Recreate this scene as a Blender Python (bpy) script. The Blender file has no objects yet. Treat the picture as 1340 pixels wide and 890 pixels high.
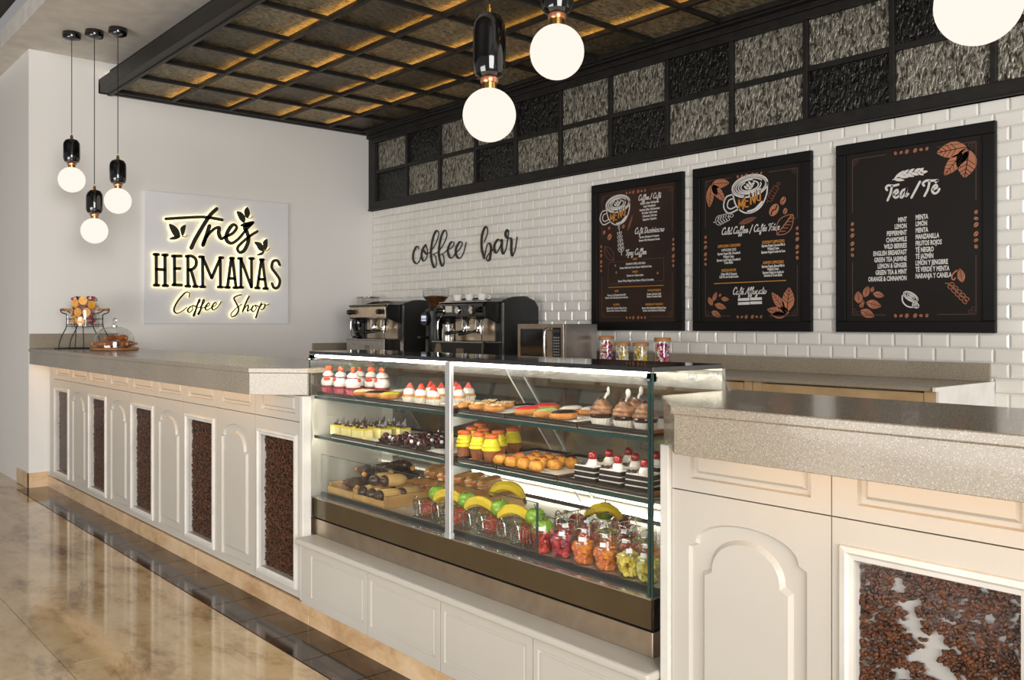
import bpy, math, random
from mathutils import Vector
random.seed(7)
sc = bpy.context.scene
COL = sc.collection
PI = math.pi

# ------------------------------------------------------------------ camera
FPX, YAW, HZ, CAM = 1165.0, math.radians(49.2), 424.0, (7.84, -4.88, 1.3)
cd = bpy.data.cameras.new('camera'); cam = bpy.data.objects.new('camera', cd); COL.objects.link(cam)
cam.location = CAM; cam.rotation_euler = (PI/2, 0, YAW)
cd.sensor_width = 36; cd.sensor_fit = 'HORIZONTAL'; cd.lens = 36*FPX/1340
cd.shift_y = -(445-HZ)/1340
cd.clip_start = .02
sc.camera = cam
SN, CS = math.sin(YAW), math.cos(YAW)
def at(x, y, X=None, Y=None, Z=None):
    """a measured photo point (1340x890) on the plane X, Y or Z = const, in metres"""
    u, v = (x-670)/FPX, (HZ-y)/FPX
    r = (-SN+u*CS, CS+u*SN, v)
    d = (X-CAM[0])/r[0] if X is not None else (Y-CAM[1])/r[1] if Y is not None else (Z-CAM[2])/r[2]
    return tuple(CAM[i]+d*r[i] for i in range(3))
def xat(px, Y): return at(px, HZ, Y=Y)[0]

# ------------------------------------------------------------------ world, daylight, added fill, exposure
def lin(c):
    return tuple((v/255/12.92 if v/255 <= .04045 else ((v/255+.055)/1.055)**2.4) for v in c)
w = bpy.data.worlds.new('world'); sc.world = w; w.use_nodes = True
bg = w.node_tree.nodes['Background']
bg.inputs[0].default_value = (1, .985, .965, 1); bg.inputs[1].default_value = .27
def area(name, loc, tgt, sx, sy, power, col):
    l = bpy.data.lights.new(name, 'AREA'); l.shape = 'RECTANGLE'; l.size = sx; l.size_y = sy
    l.energy = power; l.color = col
    o = bpy.data.objects.new(name, l); COL.objects.link(o); o.location = loc
    o.rotation_euler = (Vector(tgt)-Vector(loc)).to_track_quat('-Z', 'Y').to_euler()
    return o
area('window_daylight_right', (12.5, -6.0, 2.3), (2.5, -1.6, 1.3), 4.5, 3.2, 600, (1, .985, .965))
area('added_soffit_fill', (5, -9.2, .9), (2.5, -2.5, 3.3), 5, 1.6, 250, (1, .98, .95))  # fill light added low in front, aimed up to brighten the soffit
sc.view_settings.view_transform = 'Standard'; sc.view_settings.look = 'None'
sc.view_settings.exposure = 0.0; sc.view_settings.gamma = 1; sc.view_settings.use_curve_mapping = False
try:
    sc.cycles.transparent_max_bounces = 40; sc.cycles.max_bounces = 14
except Exception: pass

# ------------------------------------------------------------------ materials
MATS = {}
def M(name, col, rough=.5, metal=0, col2=None, nscale=8, bump=0, bscale=60, coat=0, emit=0, ecol=None, trans=0, sub=0, spec=.5, detail=3, contrast=None):
    """procedural principled material; col/col2 mixed by noise"""
    if name in MATS: return MATS[name]
    m = bpy.data.materials.new(name); m.use_nodes = True; nt = m.node_tree; b = nt.nodes['Principled BSDF']
    b.inputs['Base Color'].default_value = (*lin(col), 1); b.inputs['Roughness'].default_value = rough
    b.inputs['Metallic'].default_value = metal; b.inputs['Coat Weight'].default_value = coat
    b.inputs['Specular IOR Level'].default_value = spec
    if trans: b.inputs['Transmission Weight'].default_value = trans
    if sub:
        b.inputs['Subsurface Weight'].default_value = sub; b.inputs['Subsurface Radius'].default_value = (.01, .006, .004)
    if emit:
        b.inputs['Emission Color'].default_value = (*lin(ecol or col), 1); b.inputs['Emission Strength'].default_value = emit
    tc = nt.nodes.new('ShaderNodeTexCoord')
    if col2 is None: col2 = tuple(max(0, v*.94) for v in col)
    n = nt.nodes.new('ShaderNodeTexNoise'); n.inputs['Scale'].default_value = nscale; n.inputs['Detail'].default_value = detail
    nt.links.new(tc.outputs['Object'], n.inputs['Vector'])
    r = nt.nodes.new('ShaderNodeValToRGB'); lo, hi = contrast or (.35, .65)
    r.color_ramp.elements[0].position = lo; r.color_ramp.elements[1].position = hi
    r.color_ramp.elements[0].color = (*lin(col), 1); r.color_ramp.elements[1].color = (*lin(col2), 1)
    nt.links.new(n.outputs['Fac'], r.inputs[0]); nt.links.new(r.outputs[0], b.inputs['Base Color'])
    if bump:
        n2 = nt.nodes.new('ShaderNodeTexNoise'); n2.inputs['Scale'].default_value = bscale; n2.inputs['Detail'].default_value = 2
        nt.links.new(tc.outputs['Object'], n2.inputs['Vector'])
        bp = nt.nodes.new('ShaderNodeBump'); bp.inputs['Strength'].default_value = bump; bp.inputs['Distance'].default_value = .01
        nt.links.new(n2.outputs['Fac'], bp.inputs['Height']); nt.links.new(bp.outputs[0], b.inputs['Normal'])
    MATS[name] = m; return m

def glass(name, tint=(1, 1, 1), ior=1.45, rough=0.0, refl=0.0, graze=1.0):
    """thin clear pane: transparent with fresnel reflection"""
    if name in MATS: return MATS[name]
    m = bpy.data.materials.new(name); m.use_nodes = True; nt = m.node_tree; nt.nodes.clear()
    o = nt.nodes.new('ShaderNodeOutputMaterial'); mx = nt.nodes.new('ShaderNodeMixShader')
    t = nt.nodes.new('ShaderNodeBsdfTransparent'); t.inputs[0].default_value = (*tint, 1)
    g = nt.nodes.new('ShaderNodeBsdfGlossy'); g.inputs['Roughness'].default_value = rough
    f0 = ((ior-1)/(ior+1))**2+refl
    lw = nt.nodes.new('ShaderNodeLayerWeight'); lw.inputs[0].default_value = .5
    pw = nt.nodes.new('ShaderNodeMath'); pw.operation = 'POWER'; pw.inputs[1].default_value = 5; nt.links.new(lw.outputs['Facing'], pw.inputs[0])
    a = nt.nodes.new('ShaderNodeMath'); a.operation = 'MULTIPLY_ADD'; a.inputs[1].default_value = (1-f0)*graze; a.inputs[2].default_value = f0; a.use_clamp = True
    nt.links.new(pw.outputs[0], a.inputs[0]); nt.links.new(a.outputs[0], mx.inputs[0])
    nt.links.new(t.outputs[0], mx.inputs[1]); nt.links.new(g.outputs[0], mx.inputs[2]); nt.links.new(mx.outputs[0], o.inputs[0])
    MATS[name] = m; return m

def emis(name, col, s):
    if name in MATS: return MATS[name]
    m = bpy.data.materials.new(name); m.use_nodes = True; nt = m.node_tree; nt.nodes.clear()
    o = nt.nodes.new('ShaderNodeOutputMaterial'); e = nt.nodes.new('ShaderNodeEmission')
    e.inputs[0].default_value = (*lin(col), 1); e.inputs[1].default_value = s
    nt.links.new(e.outputs[0], o.inputs[0]); MATS[name] = m; return m

# ------------------------------------------------------------------ mesh builder
def smooth_path(pts, n=6, closed=False):
    P = [Vector(p) for p in pts]
    if len(P) < 3: return P
    out = []; N = len(P); rng = range(N if closed else N-1)
    for i in rng:
        p0 = P[(i-1) % N] if (closed or i) else P[0]*2-P[1]
        p1, p2 = P[i], P[(i+1) % N]
        p3 = P[(i+2) % N] if (closed or i+2 < N) else P[-1]*2-P[-2]
        for k in range(n):
            t = k/n
            out.append(.5*((2*p1)+(p2-p0)*t+(2*p0-5*p1+4*p2-p3)*t*t+(3*p1-p0-3*p2+p3)*t**3))
    if not closed: out.append(P[-1])
    return out

class MB:
    def __init__(s): s.v = []; s.f = []
    def add(s, vs, fs):
        o = len(s.v); s.v += [tuple(v) for v in vs]; s.f += [tuple(i+o for i in f) for f in fs]; return s
    def box(s, x0, x1, y0, y1, z0, z1):
        return s.add([(x0,y0,z0),(x1,y0,z0),(x1,y1,z0),(x0,y1,z0),(x0,y0,z1),(x1,y0,z1),(x1,y1,z1),(x0,y1,z1)],
                     [(0,3,2,1),(4,5,6,7),(0,1,5,4),(1,2,6,5),(2,3,7,6),(3,0,4,7)])
    def obox(s, c, sx, sy, sz, rz=0, rx=0, ry=0):
        from mathutils import Euler
        R = Euler((rx, ry, rz)).to_matrix(); vs = []
        for dz in (-1, 1):
            for dx, dy in ((-1,-1),(1,-1),(1,1),(-1,1)):
                vs.append(Vector(c)+R @ Vector((dx*sx/2, dy*sy/2, dz*sz/2)))
        return s.add(vs, [(0,3,2,1),(4,5,6,7),(0,1,5,4),(1,2,6,5),(2,3,7,6),(3,0,4,7)])
    def prism(s, poly, z0, z1, f=None):
        """poly (a,b) ccw extruded z0..z1; f maps (a,b,z) to 3-D"""
        f = f or (lambda a, b, z: (a, b, z)); n = len(poly)
        vs = [f(a, b, z0) for a, b in poly]+[f(a, b, z1) for a, b in poly]
        fs = [tuple(range(n-1, -1, -1)), tuple(range(n, 2*n))]+[(i, (i+1) % n, n+(i+1) % n, n+i) for i in range(n)]
        return s.add(vs, fs)
    def lathe(s, prof, c=(0,0,0), n=24, flute=0, fn=0, twist=0, sx=1, sy=1):
        vs = []; fs = []
        for k, (r, z) in enumerate(prof):
            for i in range(n):
                a = 2*PI*i/n; rr = r*(1+flute*math.cos(fn*(a)+twist*k)) if fn else r
                vs.append((c[0]+sx*rr*math.cos(a), c[1]+sy*rr*math.sin(a), c[2]+z))
        for k in range(len(prof)-1):
            for i in range(n):
                j = (i+1) % n; fs.append((k*n+i, k*n+j, (k+1)*n+j, (k+1)*n+i))
        if prof[0][0] > 1e-6: fs.append(tuple(range(n-1, -1, -1)))
        if prof[-1][0] > 1e-6: fs.append(tuple((len(prof)-1)*n+i for i in range(n)))
        return s.add(vs, fs)
    def sphere(s, c, r, n=16, m=10, sc=(1,1,1), rz=0):
        prof = [(max(1e-7, math.sin(PI*k/m)), -math.cos(PI*k/m)) for k in range(m+1)]
        vs = []; fs = []
        for k, (pr, pz) in enumerate(prof):
            for i in range(n):
                a = 2*PI*i/n; x, y = r*sc[0]*pr*math.cos(a), r*sc[1]*pr*math.sin(a)
                vs.append((c[0]+x*math.cos(rz)-y*math.sin(rz), c[1]+x*math.sin(rz)+y*math.cos(rz), c[2]+r*sc[2]*pz))
        for k in range(m):
            for i in range(n):
                j = (i+1) % n; fs.append((k*n+i, k*n+j, (k+1)*n+j, (k+1)*n+i))
        return s.add(vs, fs)
    def tube(s, pts, r, n=8, sm=0, closed=False, cap=True):
        P = smooth_path(pts, sm, closed) if sm else [Vector(p) for p in pts]
        N = len(P); R = r if isinstance(r, (list, tuple)) else None
        vs = []; fs = []; up = None
        for i in range(N):
            if closed: t = P[(i+1) % N]-P[i-1]
            else: t = P[min(i+1, N-1)]-P[max(i-1, 0)]
            t.normalize()
            if up is None: up = t.orthogonal().normalized()
            up = (up-t*up.dot(t)); up = up.normalized() if up.length > 1e-6 else t.orthogonal().normalized()
            sd = t.cross(up)
            rr = (R[min(len(R)-1, round(i*(len(R)-1)/max(1, N-1)))] if R else r)
            for k in range(n):
                a = 2*PI*k/n; vs.append(P[i]+up*math.cos(a)*rr+sd*math.sin(a)*rr)
        for i in range(N if closed else N-1):
            i2 = (i+1) % N
            for k in range(n):
                k2 = (k+1) % n; fs.append((i*n+k, i2*n+k, i2*n+k2, i*n+k2))
        if cap and not closed: fs += [tuple(range(n)), tuple((N-1)*n+k for k in range(n-1, -1, -1))]
        return s.add(vs, fs)
    def stroke(s, pts, w, f, t=.001, sm=5, thin=None, cap=True):
        """lettering stroke in the plane: pts (a,b); f(a,b,d) -> 3-D; thin: width of up/side strokes"""
        P = smooth_path([(a, b, 0) for a, b in pts], sm) if sm and len(pts) > 2 else [Vector((a, b, 0)) for a, b in pts]
        T = [(P[min(i+1, len(P)-1)]-P[max(i-1, 0)]).normalized() for i in range(len(P))]
        W = []
        for d in T:
            W.append(w if thin is None else thin+(w-thin)*max(0, -d.y)**.6)
        if thin is not None:
            W = [(W[max(i-1,0)]+W[i]+W[min(i+1,len(W)-1)])/3 for i in range(len(W))]
        if cap:
            P = [P[0]-T[0]*W[0]*.42]+P+[P[-1]+T[-1]*W[-1]*.42]; T = [T[0]]+T+[T[-1]]; W = [W[0]*.45]+W+[W[-1]*.45]
        vs = []; fs = []
        for p, d, ww in zip(P, T, W):
            nn = Vector((-d.y, d.x, 0))*ww/2
            for q, z in ((p+nn, t), (p-nn, t), (p+nn, 0), (p-nn, 0)): vs.append(f(q.x, q.y, z))
        for i in range(len(P)-1):
            a, b = i*4, i*4+4
            fs += [(a, a+1, b+1, b), (a+2, b+2, b+3, a+3), (a, b, b+2, a+2), (a+1, a+3, b+3, b+1)]
        e = (len(P)-1)*4
        fs += [(0, 2, 3, 1), (e, e+1, e+3, e+2)]
        return s.add(vs, fs)
    def build(s, name, mat, parent=None, smooth=False, bevel=0, seg=2, auto=None):
        off = Vector((0,0,0)); p = parent
        while p is not None: off += p.location; p = p.parent
        me = bpy.data.meshes.new(name)
        me.from_pydata([(x-off.x, y-off.y, z-off.z) for x, y, z in s.v], [], s.f); me.update()
        import bmesh
        bm = bmesh.new(); bm.from_mesh(me); bmesh.ops.recalc_face_normals(bm, faces=bm.faces); bm.to_mesh(me); bm.free()
        if mat: me.materials.append(mat)
        if smooth:
            me.polygons.foreach_set('use_smooth', [True]*len(me.polygons))
            try: me.set_sharp_from_angle(angle=math.radians(auto or 38))
            except Exception: pass
        o = bpy.data.objects.new(name, me); COL.objects.link(o)
        if parent is not None: o.parent = parent
        if bevel:
            md = o.modifiers.new('bevel', 'BEVEL'); md.width = bevel; md.segments = seg; md.limit_method = 'ANGLE'
        return o

def thing(name, label, cat, loc=(0,0,0), group=None):
    o = bpy.data.objects.new(name, None); COL.objects.link(o); o.location = loc
    o.empty_display_size = .02; o['label'] = label; o['category'] = cat
    if group: o['group'] = group
    return o
def tag(o, label, cat, group=None):
    o['label'] = label; o['category'] = cat
    if group: o['group'] = group
    return o
def struct(o, label=None, cat=None):
    o['kind'] = 'structure'
    if label: o['label'] = label
    if cat: o['category'] = cat
    return o
def dup(root, loc, rz=0, label=None, group=None, scale=1):
    r = root.copy(); COL.objects.link(r); r.location = loc; r.rotation_euler = (0, 0, rz); r.scale = (scale,)*3
    if label: r['label'] = label
    if group: r['group'] = group
    for ch in list(root.children):
        c = ch.copy(); COL.objects.link(c); c.parent = r
        for g in list(ch.children):
            d = g.copy(); COL.objects.link(d); d.parent = c
    return r
USED = set()
def place(root, loc, rz=0, label=None, group=None, scale=1):
    """first use moves the built thing itself, later uses copy it with its parts"""
    if root.name not in USED:
        USED.add(root.name); root.location = loc; root.rotation_euler = (0, 0, rz); root.scale = (scale,)*3
        if label: root['label'] = label
        if group: root['group'] = group
        return root
    return dup(root, loc, rz, label, group, scale)
ORD = ['leftmost', 'second from left', 'third from left', 'fourth from left', 'fifth from left', 'sixth from left', 'seventh from left', 'eighth from left', 'ninth from left']
def order(i, n):
    if n == 1: return 'only one'
    if n == 2: return ['left one', 'right one'][i]
    if n == 3: return ['leftmost', 'middle one', 'rightmost'][i]
    return 'rightmost' if i == n-1 else ORD[i]
def mapXZ(Y): return lambda a, b, d: (a, Y-d, b)      # a face looking to -Y
def mapYZ(X): return lambda a, b, d: (X+d, a, b)      # a face looking to +X
# ------------------------------------------------------------------ shared materials
WALL = M('white_plaster', (232, 230, 226), .6, nscale=.6, col2=(229, 226, 221))
CEILM = M('ceiling_plaster', (222, 217, 210), .7)
TILE = M('glazed_white_tile', (232, 229, 223), .1, coat=.3, nscale=3, col2=(224, 221, 214))
GROUT = M('grout', (205, 201, 194), .8)
WOODK = M('black_stained_wood', (34, 31, 29), .5, nscale=14, col2=(24, 22, 21), spec=.35)
CAB = M('ivory_lacquer', (196, 191, 181), .36, nscale=2, col2=(192, 186, 175))
TRIMW = M('white_trim', (222, 218, 210), .35)
STEEL = M('brushed_steel', (190, 186, 180), .26, 1, nscale=30, col2=(170, 166, 160))
STEELW = M('champagne_steel', (205, 190, 172), .3, 1, nscale=20, col2=(192, 176, 158))
CHROME = M('chrome', (225, 222, 218), .08, 1)
BLACK = M('black_plastic', (22, 21, 21), .35)
GLOSSK = M('gloss_black', (10, 10, 11), .08, coat=.6)
BRASS = M('brass', (214, 170, 96), .22, 1)
COPPER = M('copper_glaze', (222, 150, 112), .25, .7)
DARKTOP = M('dark_glass_top', (38, 37, 38), .07, coat=.6)
CLEAR = glass('clear_glass', (.985, .995, .99))
CLEAR2 = glass('clear_cup', (.975, .975, .97), 1.45, 0, .025)
GREENEDGE = M('glass_edge_green', (48, 74, 68), .15)
WOOD = M('oak_wood', (196, 140, 84), .5, nscale=10, col2=(168, 112, 62))

def stone_mat():
    m = M('speckled_quartz', (156, 144, 126), .22, nscale=2.5, col2=(146, 134, 116), coat=.15)
    nt = m.node_tree; b = nt.nodes['Principled BSDF']; tc = [n for n in nt.nodes if n.type == 'TEX_COORD'][0]
    base = b.inputs['Base Color'].links[0].from_socket; cur = base
    for sc_, th, col in ((150, .26, (130, 118, 101)), (210, .3, (180, 172, 158)), (120, .14, (142, 127, 108)), (75, .09, (120, 104, 86)), (36, .05, (72, 60, 50))):
        v = nt.nodes.new('ShaderNodeTexVoronoi'); v.inputs['Scale'].default_value = sc_; nt.links.new(tc.outputs['Object'], v.inputs['Vector'])
        l = nt.nodes.new('ShaderNodeMath'); l.operation = 'LESS_THAN'; l.inputs[1].default_value = th; nt.links.new(v.outputs['Distance'], l.inputs[0])
        x = nt.nodes.new('ShaderNodeMix'); x.data_type = 'RGBA'; nt.links.new(l.outputs[0], x.inputs['Factor'])
        nt.links.new(cur, x.inputs['A']); x.inputs['B'].default_value = (*lin(col), 1); cur = x.outputs['Result']
    nt.links.new(cur, b.inputs['Base Color']); return m
STONE = stone_mat()

def marble(name, c1, c2, c3, rough, scale=1.3, stretch=(1, 3, 3), brick=None, coat=.2):
    m = bpy.data.materials.new(name); m.use_nodes = True; nt = m.node_tree; b = nt.nodes['Principled BSDF']
    b.inputs['Roughness'].default_value = rough; b.inputs['Coat Weight'].default_value = coat; b.inputs['Coat Roughness'].default_value = .05
    tc = nt.nodes.new('ShaderNodeTexCoord'); mp = nt.nodes.new('ShaderNodeMapping'); mp.inputs['Scale'].default_value = stretch
    nt.links.new(tc.outputs['Object'], mp.inputs['Vector'])
    n = nt.nodes.new('ShaderNodeTexNoise'); n.inputs['Scale'].default_value = scale; n.inputs['Detail'].default_value = 9
    n.inputs['Roughness'].default_value = .72; n.inputs['Distortion'].default_value = .25; nt.links.new(mp.outputs[0], n.inputs['Vector'])
    r = nt.nodes.new('ShaderNodeValToRGB'); e = r.color_ramp.elements
    e[0].position = .33; e[0].color = (*lin(c3), 1); e[1].position = .68; e[1].color = (*lin(c1), 1)
    x = r.color_ramp.elements.new(.48); x.color = (*lin(c2), 1)
    nt.links.new(n.outputs['Fac'], r.inputs[0]); nt.links.new(r.outputs[0], b.inputs['Base Color']); return m
FLOORM = marble('travertine_floor', (232, 210, 174), (210, 182, 140), (138, 108, 76), .07, 2.2, (.9, 2.0, 1), coat=0)
BORDERM = marble('dark_marble', (104, 76, 54), (56, 40, 31), (26, 20, 17), .1, 6, (1, 1, 1), coat=0)
BASEM = marble('travertine_base', (232, 204, 168), (216, 182, 140), (190, 150, 110), .25, 3.0, (1, 1, 2))

# ------------------------------------------------------------------ floor
FX0, FX1, FY0 = -3.5, 9.5, -9.5
fl = MB(); ys = [-3.258-.7*k for k in range(0, 10)]; xs = [4.17+1.17*k for k in range(-7, 6)]
for j in range(len(ys)-1):
    for i in range(len(xs)-1):
        fl.box(xs[i]+.0015, xs[i+1]-.0015, ys[j+1]+.0015, ys[j]-.0015, -.03, 0)
fl.box(-4.1, 10.1, -9.6, .1, -.05, -.004)
struct(fl.build('floor', FLOORM))
bo = MB()
for k in range(-2, 30):
    x0 = .0+.295*k if k >= 0 else None
    if x0 is None: continue
    for (y0, y1) in ((-3.254, -3.152), (-3.144, -3.03)):
        bo.box(x0+.0025, x0+.2925, y0, y1, -.02, .0015)
struct(bo.build('trim_1', BORDERM))
gl_ = MB(); gl_.box(0, 8.85, -3.152, -3.144, -.02, .0014); struct(gl_.build('trim_2', M('black_inlay', (24, 19, 16), .1)))

# ------------------------------------------------------------------ walls and ceiling
wl = MB(); wl.box(-.25, 0, -3.17, .12, -.05, 3.48); struct(wl.build('wall_left', WALL))
wo = MB(); wo.box(-4, -.25, -3.17, -2.95, -.05, 3.48); struct(wo.build('wall_left_return', WALL))
wb = MB(); wb.box(0, 9.6, 0, .12, -.05, 3.48); struct(wb.build('wall_back_core', GROUT))
tl = MB(); g = .0012
zrow = 1.173; rows = range(-6, 17)
for r in rows:
    z0 = 1.173+.0757*r; z1 = z0+.0757; offx = 5.915 if r % 2 == 0 else 5.99
    if z0 > 2.47: break
    k0 = -int(offx/.15)-1
    for k in range(k0, 25):
        x0, x1 = offx+.15*k, offx+.15*(k+1)
        x0 = max(x0, .001)
        if x1 < .03 or x0 > 9.5: continue
        if z1 < 1.0 and x1 < 5.9: continue
        a, b, c, d = x0+g, x1-g, z0+g, z1-g; e = min(.0105, (b-a)/2.5)
        tl.add([(a,-.001,c),(b,-.001,c),(b,-.001,d),(a,-.001,d),(a,-.004,c),(b,-.004,c),(b,-.004,d),(a,-.004,d),
                (a+e,-.0095,c+e),(b-e,-.0095,c+e),(b-e,-.0095,d-e),(a+e,-.0095,d-e)],
               [(0,1,5,4),(1,2,6,5),(2,3,7,6),(3,0,4,7),(4,5,9,8),(5,6,10,9),(6,7,11,10),(7,4,8,11),(8,9,10,11)])
struct(tl.build('wall_back', TILE))
ce = MB(); ce.box(-4, 9.6, -3.34, .1, 3.48, 3.62); struct(ce.build('ceiling', CEILM))
co = MB(); co.box(-4, 9.6, -9.5, -3.34, 3.72, 3.8)
for k in range(12): co.box(-4+1.2*k, -3.985+1.2*k, -9.5, -3.34, 3.712, 3.72)
struct(co.build('ceiling_outer', M('dark_ceiling', (50, 44, 42), .6)))
bs = MB(); bs.box(-.36, 0.012, -3.182, -3.17, 0, .118); bs.box(0, .012, -3.182, -3.03, 0, .118)
struct(bs.build('baseboard_left', BASEM, bevel=.002))
bf = MB()
for x0, x1 in ((.012, .62), (.622, 1.9), (1.902, 3.1), (3.102, 4.36), (4.364, 5.3), (5.302, 6.4), (6.402, 7.6)): bf.box(x0, x1, -3.036, -3.0, 0, .083)
struct(bf.build('baseboard_front', BASEM, bevel=.0015))

# ------------------------------------------------------------------ transom of textured panes on the back wall
def hammered(name, c1, c2, rough, metal, strength, scale):
    m = bpy.data.materials.new(name); m.use_nodes = True; nt = m.node_tree; b = nt.nodes['Principled BSDF']
    b.inputs['Roughness'].default_value = rough; b.inputs['Metallic'].default_value = metal
    tc = nt.nodes.new('ShaderNodeTexCoord'); mp = nt.nodes.new('ShaderNodeMapping'); mp.inputs['Rotation'].default_value = (0, .7, .6)
    mp.inputs['Scale'].default_value = (1.9, 1, .8); nt.links.new(tc.outputs['Object'], mp.inputs['Vector'])
    n = nt.nodes.new('ShaderNodeTexNoise'); n.inputs['Scale'].default_value = scale; n.inputs['Detail'].default_value = 2.2; n.inputs['Distortion'].default_value = .8
    nt.links.new(mp.outputs[0], n.inputs['Vector'])
    r = nt.nodes.new('ShaderNodeValToRGB'); r.color_ramp.elements[0].position = .36; r.color_ramp.elements[1].position = .64
    r.color_ramp.elements[0].color = (*lin(c1), 1); r.color_ramp.elements[1].color = (*lin(c2), 1)
    nt.links.new(n.outputs['Fac'], r.inputs[0]); nt.links.new(r.outputs[0], b.inputs['Base Color'])
    bp = nt.nodes.new('ShaderNodeBump'); bp.inputs['Strength'].default_value = strength; bp.inputs['Distance'].default_value = .02
    nt.links.new(n.outputs['Fac'], bp.inputs['Height']); nt.links.new(bp.outputs[0], b.inputs['Normal']); return m
PANE_L = hammered('bright_reflection_glass', (62, 59, 53), (166, 161, 147), .34, .45, .8, 30)  # panes catching the room: bright reflection painted into the glass colour
PANE_D = hammered('dim_reflection_glass', (9, 9, 9), (40, 39, 36), .25, .2, .8, 28)  # same glass at another angle: its dim reflection painted as dark colour
PX0, PDX, NP = .137, .533, 16
tw = bpy.data.objects.new('window_1', None); COL.objects.link(tw); tw.location = (0, 0, 2.45); tw['kind'] = 'structure'
tw['label'] = 'dark wooden transom band of textured panes above the white tiles'; tw['category'] = 'window'
XE = PX0+PDX*NP
m = MB(); m.box(0, XE, -.05, 0, 2.45, 2.535); m.box(0, XE, -.06, 0, 2.45, 2.463); m.build('bottom_rail', WOODK, tw, bevel=.004)
m = MB(); m.box(0, XE, -.05, 0, 3.13, 3.21); m.box(0, XE, -.075, 0, 3.18, 3.24); m.build('top_rail', WOODK, tw, bevel=.004)
m = MB(); m.box(0, PX0-.02, -.05, 0, 2.535, 3.13); m.box(.07, PX0-.005, -.042, 0, 2.535, 3.13); m.build('side_stile', WOODK, tw, bevel=.004)
m = MB(); m.box(PX0, XE, -.04, 0, 2.817, 2.85); m.build('middle_rail', WOODK, tw, bevel=.003)
for i in range(1, NP+1):
    x = PX0+PDX*i; m = MB(); m.box(x-.016, x+.016, -.043, 0, 2.535, 3.13); m.build('mullion', WOODK, tw, bevel=.004)
for i in range(NP):
    for row, (z0, z1) in enumerate(((2.535, 2.817), (2.85, 3.13))):
        dark = (i % 3 == 0) if row == 0 else (i % 3 == 1)
        m = MB(); m.box(PX0+PDX*i, PX0+PDX*(i+1), -.014, -.004, z0, z1)
        m.build('pane', PANE_D if dark else PANE_L, tw)

# ------------------------------------------------------------------ hanging glass ceiling grid over the bar
cg = thing('ceiling_grid', 'dark wooden grid ceiling with backlit amber textured glass panels over the bar', 'ceiling panel', (0, -2.65, 3.214)); cg['kind'] = 'thing'
def backlit(name, c1, c2, fac):
    m = hammered(name, c1, c2, .3, .25, .9, 26)
    nt = m.node_tree; b = nt.nodes['Principled BSDF']; o = [n for n in nt.nodes if n.type == 'OUTPUT_MATERIAL'][0]
    t = nt.nodes.new('ShaderNodeBsdfTranslucent'); mx = nt.nodes.new('ShaderNodeMixShader'); mx.inputs[0].default_value = fac
    r = [n for n in nt.nodes if n.type == 'VALTORGB'][0]
    mul = nt.nodes.new('ShaderNodeMix'); mul.data_type = 'RGBA'; mul.blend_type = 'MULTIPLY'; mul.inputs['Factor'].default_value = 1
    r3 = nt.nodes.new('ShaderNodeMapRange'); r3.inputs[3].default_value = .25; r3.inputs[4].default_value = 1; nt.links.new([n for n in nt.nodes if n.type == 'TEX_NOISE'][0].outputs['Fac'], r3.inputs[0])
    nt.links.new(r3.outputs[0], mul.inputs['A']); mul.inputs['B'].default_value = (*lin((255, 222, 150)), 1)
    nt.links.new(mul.outputs['Result'], t.inputs[0]); bp = [n for n in nt.nodes if n.type == 'BUMP'][0]; nt.links.new(bp.outputs[0], t.inputs['Normal'])
    nt.links.new(b.outputs[0], mx.inputs[1]); nt.links.new(t.outputs[0], mx.inputs[2]); nt.links.new(mx.outputs[0], o.inputs[0]); return m
AMBER = (backlit('amber_textured_glass', (96, 92, 78), (196, 190, 164), .3), backlit('dim_reflection_amber_glass', (44, 42, 35), (118, 112, 94), .2))  # second copy paints weaker reflection into the colour of the same glass
NC = 15; GX1 = PX0+PDX*NC; gy = [-2.572+.506*k for k in range(6)]; gy[5] = -.05
m = MB(); m.box(0.0, GX1, -2.65, -2.575, 3.214, 3.33); m.box(0, GX1, -2.58, -2.55, 3.205, 3.235); m.build('front_beam', WOODK, cg, bevel=.004)
m = MB(); m.box(0.002, .05, -2.65, -.08, 3.214, 3.30); m.box(.05, .1, -2.575, -.1, 3.222, 3.25); m.build('side_beam', WOODK, cg, bevel=.004)
m = MB(); m.box(0.05, GX1, -.13, -.076, 3.212, 3.26); m.box(.05, GX1, -.17, -.12, 3.222, 3.26); m.build('back_beam', WOODK, cg, bevel=.004)
for k in range(1, 5):
    m = MB(); m.box(.1, GX1, gy[k]-.016, gy[k]+.016, 3.222, 3.262); m.build('cross_bar', WOODK, cg, bevel=.003)
for i in range(1, NC+1):
    x = PX0+PDX*i; m = MB(); m.box(x-.014, x+.014, -2.56, -.16, 3.220, 3.250); m.build('grid_bar', WOODK, cg, bevel=.003)
LED = emis('warm_led', (255, 238, 205), 130)
for k in range(5):
    m = MB(); y = gy[k+1]-.03 if k < 4 else -.19
    if k < 4:
        m.box(.12, GX1-.02, y-.006, y+.006, 3.280, 3.285); m.build('led_strip', LED, cg)
    for i in range(NC):
        x0 = PX0+PDX*i if i else .06; q = MB(); q.box(x0+.002, PX0+PDX*(i+1)-.002, gy[k]+.002, gy[k+1]-.002, 3.252, 3.258)
        q.build('glass_panel', AMBER[(i*2+k) % 5 in (1, 4)], cg)
m = MB()
m.box(0.05, GX1, -2.575, -.03, 3.40, 3.41); m.box(0.05, GX1, -2.575, -2.565, 3.262, 3.40); m.box(GX1, GX1+.01, -2.575, -.03, 3.22, 3.41); m.build('light_baffle', M('dark_board', (14, 13, 12), .8), cg)  # unseen black boards added to stop strip light leaking and bouncing

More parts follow.
